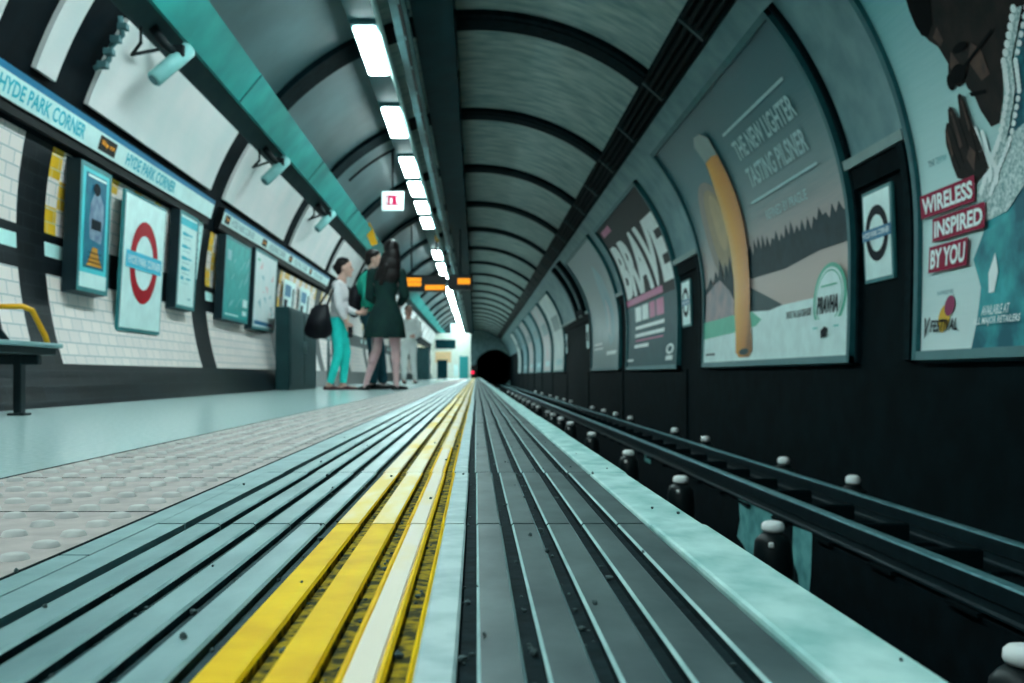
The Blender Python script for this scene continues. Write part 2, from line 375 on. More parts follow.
for s, (a, b) in enumerate(zip(edges, edges[1:])):
    g = .0025; jx = random.uniform(-.0022, .0022); jz = random.uniform(-.001, .0007)
    for k in range(-8, 5):
        x0 = GP*k+jx; x1 = x0+.0300
        if k == 4: x1 = .206
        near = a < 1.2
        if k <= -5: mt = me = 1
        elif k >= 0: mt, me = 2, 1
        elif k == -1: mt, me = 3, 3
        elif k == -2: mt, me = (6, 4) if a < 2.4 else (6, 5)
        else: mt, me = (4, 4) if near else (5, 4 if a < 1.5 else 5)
        if k == -1:
            rib(x0, x0+.0045, a+g, b-g, jz-.0006, 4, 4); x0 += .004
        if k == -2:
            rib(x0, x0+.006, a+g, b-g, jz-.0003, me, me); rib(x1-.006, x1, a+g, b-g, jz-.0003, me, me); rib(x0+.0045, x1-.0045, a+g, b-g, jz, mt, mt)
        else: rib(x0, x1, a+g, b-g, jz, mt, me)
    box(bm, -.388+.001, -.3544+jx, a+g, b-g, -.3, jz, 0)    # plain margin of the slab
    box(bm, -.42, -.389, a+g-.21, b-g-.21, -.3, -.001, 0)
for k in range(-9, 4):
    m_ = 8 if k in (-5, -4, -3, -2) else 7
    xa = GP*k+.028; xb = GP*(k+1)+.002
    if k <= -5: m_ = 10
    face(bm, [bm.verts.new(p) for p in ((xa, Y0, GD+.002), (xb, Y0, GD+.002), (xb, Y1, GD+.002), (xa, Y1, GD+.002))], m_)
box(bm, -.40, .21, Y0, Y1, -.3, GD, 7)
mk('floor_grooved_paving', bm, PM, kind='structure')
bm = B()
for a, b in zip(edges, edges[1:]):
    j = random.uniform(-.002, .002)
    box(bm, .2115+j*.5, .28+j, a+.001, b-.001, -.32, -.001+j*.3, 0, .004)
mk('trim_nosing', bm, 'nosing', kind='structure')
bm = B(); box(bm, .19, .262, Y0, Y1, PIT, -.32, 0); box(bm, .15, .20, Y0, Y1, PIT, -.3, 0)
mk('wall_platform_face', bm, 'track_black', kind='structure')
# grit lying in the grooves
bm = B()
for i in range(620):
    k = random.choice(range(-9, 4)); y = .45+random.random()**1.8*6
    s = random.uniform(.0008, .0022) if random.random() < .93 else random.uniform(.0025, .0042)
    p = Vector((GP*k+.030+random.uniform(.001, .011), y, GD+.0022+s*.6))
    r_ = bmesh.ops.create_icosphere(bm, subdivisions=1, radius=s)
    for v in r_['verts']: v.co = Vector((v.co.x*random.uniform(.7, 1.5), v.co.y*random.uniform(.7, 1.4), v.co.z*random.uniform(.5, 1)))+p
for i in range(60):
    y = .5+random.random()*2.5; s = random.uniform(.001, .003); p = Vector((random.uniform(-.42, .27), y, s*.5))
    r_ = bmesh.ops.create_icosphere(bm, subdivisions=1, radius=s)
    for v in r_['verts']: v.co = v.co*random.uniform(.6, 1.3)+p
o = solo('grit', bm, 'grit', 'loose dark grit lying in the grooves of the platform paving', 'grit'); o['kind'] = 'stuff'
# track bed, pit wall
XR = 1.75
bm = B(); box(bm, .2, XR, Y0, Y1, PIT-.1, PIT, 0); box(bm, XR, 2.6, Y0, Y1, PIT-.1, -.66, 0)
mk('floor_track', bm, 'track_black', kind='structure')
bm = B()
for a in ([(6.62, -.63), (6.2, -.64), (5.86, -.635), (5.84, -.9), (5.93, -1.0), (6.1, -.97), (6.3, -1.03), (6.5, -.93), (6.66, -.9), (6.58, -.78)], [(5.48, -.65), (5.17, -.64), (5.19, -.86), (5.23, -1.0), (5.34, -1.06), (5.4, -.9), (5.5, -.84)]):
    face(bm, [bm.verts.new((XR-.004, p, q)) for p, q in a])
face(bm, [bm.verts.new((XR-.004, p, q)) for p, q in ((9.95, -.71), (10.3, -.71), (10.3, -.64), (9.95, -.64))])
mk('trim_peeling_patch', bm, 'peel_teal', kind='structure')
# end of the station: headwall with the running tunnel's mouth
bm = B(); n_ = 48; cx, cz, rr = 1.36, .64, 1.44
ring_i = [bm.verts.new((cx+rr*math.cos(2*math.pi*k/n_), Y1, cz+rr*math.sin(2*math.pi*k/n_))) for k in range(n_)]
ring_o = [bm.verts.new((4*math.cos(2*math.pi*k/n_), Y1, 1+4*math.sin(2*math.pi*k/n_))) for k in range(n_)]
for k in range(n_): face(bm, (ring_i[k], ring_i[(k+1) % n_], ring_o[(k+1) % n_], ring_o[k]), 0)
back = [bm.verts.new((v.co.x, Y1+40, v.co.z)) for v in ring_i]
for k in range(n_): face(bm, (ring_i[k], back[k], back[(k+1) % n_], ring_i[(k+1) % n_]), 1)
face(bm, back, 1)
mk('wall_end', bm, ['right_panel', 'night'], kind='structure')
# far closing wall of the platform
YE = 54
bm = B(); box(bm, -2.44, -.28, YE, YE+.2, 0, 2.45, 0)
box(bm, -2.2, -1.1, YE-.03, YE, 1.62, 2.1, 1); box(bm, -2.2, -1.35, YE-.02, YE, .85, 1.45, 2)
box(bm, -2.1, -1.55, YE-.03, YE, 0, 1.0, 1); box(bm, -.9, -.42, YE-.05, YE, 0, 1.2, 3); box(bm, -1.2, -.95, YE-.02, YE, .1, .75, 4)
mk('wall_far', bm, ['end_cream', 'duct_dark', 'end_orange', 'hoarding', 'sign_white'], kind='structure')
# back of the station behind the viewer
bm = B(); box(bm, -3, 3, Y0-.1, Y0, -1.2, 3.7, 0); mk('wall_back', bm, 'black_lining', kind='structure')

# ------------------------------------------------------------------ overhead: teal duct, service duct, tray, lamps
bm = B()
pr = [(-2.045, 2.52), (-1.765, 2.53+.27), (-1.72, 2.93), (-2.10, 2.47)]
a, b = S(143.6, 0, R-.02), S(136.4, 0, R-.02)
prism(bm, [(a.x, a.z), (a.x+.075, a.z-.055), (b.x+.055, b.z-.075), (b.x, b.z)], Y0, 60, 0)
for y in [4+3.35*k for k in range(0, 16)]:
    prism(bm, [(a.x-.002, a.z+.001), (a.x+.079, a.z-.058), (b.x+.059, b.z-.079), (b.x+.002, b.z+.001)], y+.9, y+.92, 1)
solo('cable_duct', bm, ['teal_paint', 'housing'], 'long teal painted duct along the left ceiling above the cream panels', 'duct')
bm = B(); prism(bm, [(-.52, 3.10), (-.185, 3.13), (-.185, 3.56), (-.52, 3.52)], Y0, 72, 0)
for k in range(30): y = 5+1.7*k; prism(bm, [(-.19, 3.2), (-.165, 3.2), (-.165, 3.27), (-.19, 3.27)], y, y+.05, 0)
solo('service_duct', bm, 'duct_dark', 'long dark boxed duct running along the crown of the ceiling', 'duct')
t = thing('cable_tray', 'slotted grey cable tray between the lamps and the dark crown duct', 'tray', (-.6, 0, 3.0))
bm = B(); prism(bm, [(-.66, 2.98), (-.535, 3.0), (-.535, 3.04), (-.545, 3.04), (-.545, 3.01), (-.65, 2.99), (-.65, 3.02), (-.66, 3.02)], Y0, 72, 0)
mk('tray_channel', bm, 'tray_grey', t)
bm = B(); box(bm, -.595, -.57, Y0, 72, 2.975, 2.992, 0)
for k in range(70): box(bm, -.59, -.575, 5+.8*k, 5.09+.8*k, 2.968, 2.976, 1)
mk('slot_strip', bm, ['slot_black', 'tray_grey'], t)
for i, y in enumerate([5.6+RIBP*k for k in range(20)]):
    bm = B(); box(bm, -.62, -.605, y, y+.03, 3.0, 3.5, 0); mk('hanger', bm, 'duct_dark', t)
bm = B(); tube(bm, [(-.735, Y0, 2.86), (-.735, 72, 2.86)], .022, 10)
solo('conduit_pipe', bm, 'pale_tube', 'thin pale conduit pipe running beside the row of ceiling lamps', 'pipe')
LZ = 2.86
bm = B(); prism(bm, [(-.985, LZ+.05), (-.765, LZ+.05), (-.76, LZ+.13), (-.99, LZ+.13)], Y0, 72, 0)
for k in range(22): prism(bm, [(-.89, LZ+.13), (-.86, LZ+.13), (-.86, 3.45), (-.89, 3.45)], 5.6+RIBP*k-10+.1, 5.64+RIBP*k-10+.1, 0)
solo('lamp_trunking', bm, 'housing', 'long teal-grey trunking that carries the row of ceiling lamps', 'trunking')
def lamp_parts(t, L):
    o = ORG[t]
    bm = B(); box(bm, o.x-.105, o.x+.105, o.y, o.y+L, o.z+.018, o.z+.062, 0, .01); mk('lamp_housing', bm, 'housing', t)
    bm = B(); box(bm, o.x-.085, o.x+.085, o.y+.05, o.y+L-.05, o.z-.012, o.z+.02, 0, .008); mk('diffuser', bm, 'lamp_white', t)
ordn = ['nearest', 'second', 'third', 'fourth', 'fifth', 'sixth', 'seventh', 'eighth', 'ninth']
seen = [(7.66, 1.25), (10.0, 1.25), (12.3, 1.2), (13.87, 1.05), (15.45, 1.05), (17.05, 1.1), (21.6, 1.4), (24.0, 1.4), (26.3, 1.4)]
LX = -.865
for k, (y, L) in enumerate(seen):
    t = thing('ceiling_lamp', ('nearest and largest bright ceiling lamp at the top of the row' if k == 0 else ordn[k]+' bright ceiling lamp counted from the near end of the row'),
              'lamp', (LX, y, LZ), 'bright ceiling lamps before the departure display'); lamp_parts(t, L)
far0 = None; y = 30.4
while y < 70:
    lab = 'small bright lamp in the unbroken far row below the departure display'
    if far0 is None:
        far0 = thing('ceiling_lamp', lab, 'lamp', (LX, y, LZ), 'far unbroken row of lamps'); lamp_parts(far0, 1.5)
    else: dup(far0, (LX, y, LZ), lab)
    y += 1.62
for y in (5.25, 2.85, .45, -1.95):
    dup(far0, (LX, y, LZ), 'ceiling lamp of the same row nearer than the nearest lamp in view', 'near lamps overhead')
# right beam: black cable run with cables clipped beneath
t = thing('cable_run', 'black cable run along the right side of the ceiling above the posters', 'cable run', (1.7, 0, 2.85))
bm = B(); sbox(bm, Y0, 72, 44.6, 51.4, R-.02, R+.01, 3); mk('backing_board', bm, 'rib_dark', t)
for k, tt in enumerate((45.9, 47.4, 48.9, 50.4)):
    p = S(tt, 0, R-.04); bm = B(); tube(bm, [(p.x, Y0, p.z), (p.x, 72, p.z)], .022 if k % 2 else .028, 8); mk('cable', bm, 'cable_black', t)
for k in range(34):
    y = 4.3+1.675*k; bm = B(); sbox(bm, y, y+.05, 45.1, 51, R-.075, R-.015, 3); mk('cable_clip', bm, 'grey_band', t)

# ------------------------------------------------------------------ loudspeakers under the duct
def speaker(y, lab):
    t = thing('loudspeaker', lab, 'loudspeaker', tuple(S(147, y, R)), 'tube loudspeakers along the cream panels')
    p = S(144.6, y+.16, R-.20); q = S(152.3, y+.0, R-.17); d = (p-q).normalized()
    bm = B(); tube(bm, [q, q+d*.008, p-d*.008, p], [.046, .054, .054, .046], 14); mk('tube_body', bm, 'speaker_teal', t)
    bm = B(); tube(bm, [q-d*.004, q+d*.002], [.036, .036], 14); mk('grille', bm, 'tray_grey', t)
    m_ = p-d*.10
    bm = B(); tube(bm, [S(145.5, y-.03, R), S(146.5, y+.02, R-.1), m_], [.035, .03, .025], 8); box(bm, m_.x-.045, m_.x+.045, m_.y-.05, m_.y+.05, m_.z-.01, m_.z+.075, 0, .012); mk('bracket', bm, 'bracket_dark', t)
    bm = B(); tube(bm, [S(147, y-.22, R-.03), S(149, y-.26, R-.1), S(151, y-.2, R-.06), S(148, y-.05, R-.12)], .012, 8); mk('cable', bm, 'bracket_dark', t)
speaker(6.50, 'nearest pale tube loudspeaker on dark bracket above first large cream panel')
speaker(9.92, 'second pale tube loudspeaker from the near end, above the second cream panel')
speaker(13.2, 'third pale tube loudspeaker, above the head of the woman in turquoise trousers')
bm = B(); tube(bm, [S(148, 5.98, R-.03), S(150, 6.0, R-.09), S(152, 6.03, R-.05), S(154, 6.02, R-.08), S(156, 6.0, R-.03)], .018, 8)
for k in range(4): p = S(149+2*k, 6.0, R-.07); box(bm, p.x-.03, p.x+.03, p.y-.03, p.y+.03, p.z-.02, p.z+.02, 0, .006)
solo('cable_bundle', bm, 'tray_grey', 'twisted pale cable bundle at upper corner of the first large cream panel', 'cable')

# ------------------------------------------------------------------ left wall: station-name friezes, roundel, cases
def frieze(name, lab, y0, y1, ta, tb, texts, plates, tc):
    t = thing(name, lab, 'sign', tuple(S((ta+tb)/2, y0, R)), 'station name friezes on the left wall')
    r = R-.06
    bm = B(); sbox(bm, y0, y1, ta, tb, r+.004, R, 1); sbox(bm, y0, y1, tb, tb+1.3, r+.01, R, 1); mk('backing_box', bm, 'black_plate', t)
    A = Art(on_plate(y0, y1, tb, ta, r)); A.rect(y0, y1, 0, .78, 0, 1); A.rect(y0, y1, .78, 1.0, 1, 1)
    for s, a, b in texts: A.text(s, a, b, .14, .66, 2, 2, .025)
    mk('name_strip', A.bm, ['sign_white', 'sign_blue', tc], t)
    for s, a, b in plates:
        A = Art(on_plate(y0, y1, tb, ta, r)); A.rect(a, b, .12, .68, 0, 2); A.text(s, a+.03, b-.03, .28, .54, 1, 3); mk('direction_plate', A.bm, ['black_plate', 'letter_orange'], t)
N = 'HYDE PARK CORNER'
frieze('name_frieze', 'near white station name frieze with teal lettering above the roundel panel', 3.2, 9.06, 162.2, 166.0,
       [(N, 3.2, 4.2), (N, 5.0, 6.1), (N, 6.82, 7.92)], [('Way out', 6.33, 6.62)], 'letter_teal')
frieze('name_frieze', 'farther white station name frieze with grey lettering above the two wall maps', 9.42, 16.15, 162.3, 165.6,
       [(N, 9.75, 10.75), (N, 11.55, 12.5), (N, 13.1, 14.1), (N, 14.7, 15.5)], [('Way out', 9.5, 9.68), ('Way out', 11.15, 11.38), ('Way out', 12.75, 12.95), ('Way out', 14.3, 14.48)], 'letter_grey')
def roundel(lab, y0, y1, t0, t1, r, ring, bar, left, cr, r2=None):
    t = thing('roundel_sign', lab, 'sign', tuple(S((t0+t1)/2, (y0+y1)/2, R)))
    f = on_plate(y0, y1, t0, t1, r, r2)
    bm = B(); q = [[bm.verts.new(f(u_, v_, l_)) for u_, v_ in ((y0, 0), (y1, 0), (y1, 1), (y0, 1))] for l_ in (0, -8)]
    for k in range(4): face(bm, (q[0][k], q[0][(k+1) % 4], q[1][(k+1) % 4], q[1][k]))
    face(bm, q[0]); face(bm, q[1][::-1]); mk('backing_panel', bm, 'frame_teal', t)
    H = 2*r*math.sin(rad(abs(t1-t0))/2); W = y1-y0; u = (y0+y1)/2; s = 1 if left else -1
    A = Art(f); e = .022; A.rect(y0+e, y1-e, e/H, 1-e/H, 0, 1); mk('face', A.bm, 'sign_white', t)
    a = cr; A = Art(f); A.ring(u, .52, a, a/H, a*.66, a*.66/H, 0, 2); mk('ring', A.bm, ring, t)
    A = Art(f); bw = a*1.27; bh = a*.20/H; A.rect(u-bw, u+bw, .52-bh, .52+bh, 0, 3)
    A.text(N, u-s*bw*.92, u+s*bw*.92, .52-bh*.5, .52+bh*.5, 1, 4, .01); mk('name_bar', A.bm, [bar, 'text_white'], t)
roundel('large white roundel panel with red ring and blue bar on the left wall', 6.90, 7.82, 191.5, 168.9, R-.012, 'red_ring', 'bar_blue', True, .305, R-.075)
roundel('small dark-ringed roundel panel between the beer poster and the praying man poster', 6.03, 6.48, -5.2, 8.0, R-.015, 'navy', 'sign_blue', False, .175)
roundel('tiny dark-ringed roundel panel between the black poster and the beer poster', 11.72, 12.2, -5.4, 7.2, R-.015, 'navy', 'sign_blue', False, .175)
def case(name, lab, cat, y0, y1, t0, t1, draw, mats, d=.09):
    t = thing(name, lab, cat, tuple(S((t0+t1)/2, (y0+y1)/2, R)), 'poster cases on the left wall')
    bm = B(); sbox(bm, y0, y1, t0, t1, R-d, R-.0, 1, 0); mk('case_body', bm, 'case_side', t)
    f = on_plate(y0, y1, t0, t1, R-d)
    A = Art(f); e = .035
    for q in ((y0, y1, 0, .035), (y0, y1, .965, 1), (y0, y0+e, .035, .965), (y1-e, y1, .035, .965)): A.rect(*q, 0, 2)
    mk('front_frame', A.bm, 'frame_teal', t)
    A = Art(f); draw(A, y0+e, y1-e); mk('poster_sheet', A.bm, mats, t)
def d1(A, a, b):
    w_ = b-a; A.rect(a, b, .035, .965, 0, 1); A.rect(a, b, .035, .15, 1, 2); A.rect(a+.05, b-.05, .19, .93, 2, 2)
    A.rect(a+.08, b-.06, .90, .92, 1, 3)
    A.poly([(a+w_*x, v) for x, v in ((.3, .42), (.72, .40), (.8, .6), (.78, .72), (.62, .80), (.55, .87), (.45, .86), (.42, .78), (.3, .7), (.26, .55))], 3, 3)
    A.ell(a+w_*.5, .82, w_*.13, .05, 4, 4); A.rect(a+w_*.33, a+w_*.7, .50, .58, 4, 4)
    A.poly([(a+w_*x, v) for x, v in ((.22, .21), (.8, .21), (.66, .29), (.6, .36), (.42, .36), (.34, .29))], 5, 3)
    for v in (.235, .27, .31): A.rect(a+w_*.25, a+w_*.75, v, v+.008, 4, 4)
case('poster_case', 'lightbox poster case beside the roundel panel with blue poster and orange lettering block', 'poster case', 6.07, 6.58, 187, 168.3, d1,
     ['case_front', 'case_white', 'art_navy', 'art_grey', 'navy', 'art_orange'])
def d2(A, a, b):
    w_ = b-a; A.rect(a, b, .035, .965, 0, 1); A.rect(a, b, .86, .94, 1, 2)
    for k, v in enumerate((.76, .63, .51, .40, .30)):
        A.rect(a+w_*.12, a+w_*(.42 if k < 4 else .3), v, v+.035, 1, 2); A.rect(a+w_*.42, a+w_*(.72-.08*(k % 2)), v+.01, v+.028, 1, 2)
        A.rect(a+w_*.15, a+w_*.6, v-.035, v-.028, 2, 2)
    A.rect(a+w_*.6, a+w_*.8, .10, .12, 2, 2)
case('line_list_board', 'tall white line information board with teal rows right of the roundel', 'information board', 8.12, 8.66, 186.2, 167.6, d2, ['case_white', 'letter_teal', 'map_line'], .08)
def d3(A, a, b):
    w_ = b-a; A.rect(a, b, .035, .965, 0, 1); rng = random.Random(4)
    for k in range(16):
        x = rng.uniform(.05, .9); v = rng.uniform(.1, .85); L = rng.uniform(.08, .25); A.poly([(a+w_*x, v), (a+w_*(x+.02), v), (a+w_*min(.98, x+L), v+L*.6), (a+w_*min(.96, x+L-.02), v+L*.6)], 1, 2)
    A.rect(a+w_*.75, a+w_*.95, .2, .3, 2, 3); A.rect(a+w_*.05, a+w_*.2, .72, .84, 1, 3); A.rect(a+w_*.05, a+w_*.6, .06, .08, 2, 3); A.rect(a+w_*.75, a+w_*.93, .09, .15, 2, 3)
case('wall_map', 'teal area map in a wall case below the farther frieze', 'map', 9.60, 10.68, 186.4, 167.4, d3, ['map_teal', 'map_line', 'case_white'], .08)
def d4(A, a, b):
    w_ = b-a; A.rect(a, b, .035, .965, 0, 1); rng = random.Random(9)
    for k in range(14):
        x = rng.uniform(.05, .8); v = rng.uniform(.2, .8); A.poly([(a+w_*x, v), (a+w_*x+.012, v), (a+w_*(x+.15), v+rng.uniform(-.1, .12)), (a+w_*(x+.15)-.012, v+.01)], rng.choice((1, 2)), 2)
    A.rect(a+w_*.08, a+w_*.2, .86, .89, 3, 2); A.rect(a+w_*.05, a+w_*.92, .06, .11, 4, 2); A.rect(a+w_*.7, a+w_*.92, .07, .1, 5, 3)
case('wall_map', 'white route map in a wall case right of the teal area map', 'map', 10.86, 12.05, 187.2, 166.6, d4, ['map_pale', 'map_line', 'map_pink', 'green_print', 'sign_blue', 'mag'], .08)
# pale hanging strip on the black band between board and teal map
A = Art(on_plate(8.82, 9.0, 179, 166.4, R-.015)); A.rect(8.80, 9.02, 0, 1, 0, 1)
for k in range(7): A.rect(8.83, 8.97, .08+.13*k, .10+.13*k, 1, 2)
solo('notice_strip', A.bm, ['tile_pale', 'letter_grey'], 'narrow pale notice strip on the black band left of the teal map', 'notice')
for k, (y0, lab) in enumerate(((12.9, 'first small white notice above the dark green cabinet'), (14.1, 'second small white notice above the dark green cabinet'))):
    A = Art(on_plate(y0, y0+.8, 180, 170, R-.03)); A.rect(y0, y0+.8, 0, 1, 0, 1); A.rect(y0+.1, y0+.5, .5, .85, 1, 2); A.rect(y0+.1, y0+.3, .15, .4, 2, 2); A.rect(y0+.62, y0+.72, .1, .8, 2, 2)
    solo('wall_notice', A.bm, ['case_white', 'sign_blue', 'navy'], lab, 'notice', 'small notices above the cabinet')
# cabinet and rail
t = thing('wall_cabinet', 'dark green steel cabinet against the left wall beside the waiting people', 'cabinet', (-2.2, 12.0, 0))
bm = B(); box(bm, -2.345, -2.18, 11.62, 13.6, 0, .98, 0, .015); mk('body', bm, 'cabinet_green', t)
for k in range(2):
    bm = B(); box(bm, -2.182, -2.172, 11.68+.95*k, 12.59+.95*k, .06, .94, 0, .003); d_ = mk('door', bm, 'cabinet_green', t)
    bm = B(); box(bm, -2.172, -2.155, 12.51+.15*k, 12.54+.15*k, .45, .6, 0, .004); mk('handle', bm, 'steel', d_)
t = thing('handrail', 'thin steel handrail standing on the platform just beyond the green cabinet', 'handrail', (-2.05, 13.8, 0))
for y in (13.85, 14.3):
    bm = B(); tube(bm, [(-2.05, y, 0), (-2.05, y, .85)], .022, 10); mk('post', bm, 'steel', t)
bm = B(); tube(bm, [(-2.05, 13.8, .85), (-2.05, 14.4, .85)], .022, 10); tube(bm, [(-2.05, 13.8, .45), (-2.05, 14.4, .45)], .016, 10); mk('bars', bm, 'steel', t)
# bench
t = thing('platform_bench', 'dark metal bench with yellow armrest at the left edge of the picture', 'bench', (-2.05, 4.1, 0))
bm = B()
for x in (-2.16, -2.06, -1.96): box(bm, x-.046, x+.046, 2.9, 4.62, .305, .325, 0, .006)
mk('seat', bm, 'bench_seat', t)
bm = B(); box(bm, -2.17, -1.94, 2.9, 4.60, .27, .303, 0, .005); mk('seat_frame', bm, 'bench_dark', t)
bm = B()
for zz in (.40, .46): box(bm, -2.30, -2.27, 2.9, 4.6, zz, zz+.04, 0, .005)
mk('backrest', bm, 'bench_dark', t)
for y in (3.2, 4.43):
    bm = B(); box(bm, -2.05, -2.015, y-.025, y+.025, .010, .275, 0, .006); box(bm, -2.07, -1.995, y-.04, y+.04, 0, .012, 0, .003); box(bm, -2.2, -1.94, y-.02, y+.02, .225, .27, 0, .006); mk('leg', bm, 'bench_dark', t)
bm = B(); tube(bm, [(-1.98, 4.62, .30), (-1.99, 4.60, .36), (-2.02, 4.53, .475), (-2.05, 4.5, .49), (-2.26, 4.5, .49)], .013, 10); mk('armrest', bm, 'bench_yellow', t)
bm = B(); tube(bm, [(-1.98, 4.22, .31), (-2.06, 4.1, .49), (-2.26, 4.1, .49)], .015, 10); mk('armrest', bm, 'bench_dark', t)

# ------------------------------------------------------------------ right wall posters
def poster(lab, y0, y1, t0, t1, draw, mats, group='large curved posters on the right wall'):
    t = thing('wall_poster', lab, 'poster', tuple(S(t0, (y0+y1)/2, R)), group); r0, r1 = R-.06, R-.002; e = .05; et = 1.2
    bm = B(); sbox(bm, y0, y0+e, t0, t1, r0, r1); sbox(bm, y1-e, y1, t0, t1, r0, r1)
    sbox(bm, y0, y1, t0, t0+et, r0, r1, 1, 1); sbox(bm, y0, y1, t1-et, t1, r0, r1, 1); mk('frame', bm, ['frame_dark', 'frame_foot'], t)
    A = Art(on_upright(R-.03, y0+e, y1-e), 1.5); draw(A, y0+e, y1-e, t0+et, t1-et); mk('printed_sheet', A.bm, mats, t)
def p_beer(A, a, b, c, d):
    A.rect(a, b, c, d, 0, 1)
    for (u, v, x, y_), m_, l_ in (((10.0, 15, .52, 11), 11, 2), ((9.95, 15, .36, 9), 12, 3), ((9.88, 16, .2, 6.5), 13, 4)): A.ell(u, v, x, y_, m_, l_, 24)
    rng = random.Random(3); P = [(a, 6.4)]; u = a+.1
    while u < 9.1:
        top = 8.6 if u < 8.9 else 7.6; P += [(u, top-rng.uniform(1.0, 2.6)), (u+.06, top+rng.uniform(-.9, .8))]; u += .13
    A.poly(P+[(9.4, 4.0), (9.1, 1.3), (8.1, 1.0), (7.29, 2.1), (a, 2.0)], 1, 2)
    A.poly([(9.6, 6), (9.7, 3.5), (9.78, 8), (9.86, 4), (9.95, 7), (10.05, 3), (10.15, 8.5), (10.27, 4), (10.38, 6), (10.5, 2.5), (10.6, 5), (10.75, 3), (b, 2), (b, -5.6), (9.6, -5.6)], 1, 5)
    A.poly([(10.82, 1.0), (10.4, 3.0), (10.2, 3.4), (9.85, .4), (9.67, -2), (9.63, -6), (10.85, -6)], 2, 6)
    A.poly([(9.2, .0), (8.16, -5.4), (8.1, -6.5), (9.2, -6.5)], 3, 3)
    A.poly([(b, -5.8), (9.63, -5.5), (9.0, -5.6), (8.67, -7.6), (8.46, -6.2), (8.13, -5.7), (7.36, -5.7), (a, -5.9), (a, c), (b, c)], 4, 7)
    A.poly([(b, -5.8), (9.63, -5.5), (9.0, -5.6), (8.67, -7.7), (8.83, -8.8), (9.5, -9.4), (b, -10)], 5, 8)
    A.poly([(9.55, 33.0), (9.40, 34.6), (9.22, 34.3), (9.06, 32.4), (9.07, 27.7), (9.05, 22), (9.04, 17.4), (9.06, 13), (9.10, 4), (9.06, -5.4), (8.82, -13.9), (8.9, -15.2), (9.24, -15.2), (9.39, -14), (9.6, -5), (9.66, 5.6), (9.66, 15), (9.62, 22), (9.50, 28.5)], 6, 9)
    A.poly([(9.55, 33.0), (9.40, 34.6), (9.22, 34.3), (9.06, 32.4), (9.07, 28.4), (9.25, 29.0), (9.50, 28.6)], 7, 10)
    A.ell(9.1, -14.0, .16, .7, 3, 10)
    A.rect(8.71, 7.01, 30.2, 30.75, 8, 6); A.rect(8.71, 7.04, 15.5, 16.0, 8, 6)
    A.text('THE NEW LIGHTER', 8.63, 7.07, 24.2, 28.2, 8, 6, .022); A.text('TASTING PILSNER', 8.59, 7.10, 18.3, 22.3, 8, 6, .022)
    A.text('REFINED BY PRAGUE', 8.40, 7.38, 11.2, 13.0, 8, 6, .01)
    u, v = 7.02, -6.2
    A.ell(u, v, .33, 5.6, 5, 8); A.ell(u, v, .285, 4.9, 4, 9); A.ring(u, v, .265, 4.5, .25, 4.25, 5, 10)
    A.rect(u-.36, u+.36, -12.2, -9.6, 4, 10)
    A.text('PRAVHA', u+.21, u-.21, -8.8, -5.9, 10, 11, .03); A.rect(u-.16, u+.16, -4.4, -4.1, 5, 11)
    A.poly([(u-.04, -12.6), (u+.06, -12.9), (u+.09, -11.6), (u+.02, -10.9), (u-.06, -11.4)], 10, 11); A.rect(u+.16, u+.26, -11.2, -10.9, 9, 11); A.rect(u-.26, u-.16, -11.2, -10.9, 9, 11)
    A.text('TASTE THE LIGHTER SIDE', 7.97, 7.38, -8.6, -7.3, 10, 9, .02); A.rect(10.6, 10.2, -14.2, -13.8, 10, 9)
poster('beer poster with tall glass of amber pilsner before a lake and forest', 6.62, 10.95, -17.2, 40, p_beer,
       ['sky_print', 'forest', 'peak', 'lake_dark', 'case_white', 'green_print', 'amber', 'foam', 'letters_pale', 'teal_print', 'navy', 'glow_outer', 'glow_mid', 'glow_core'])
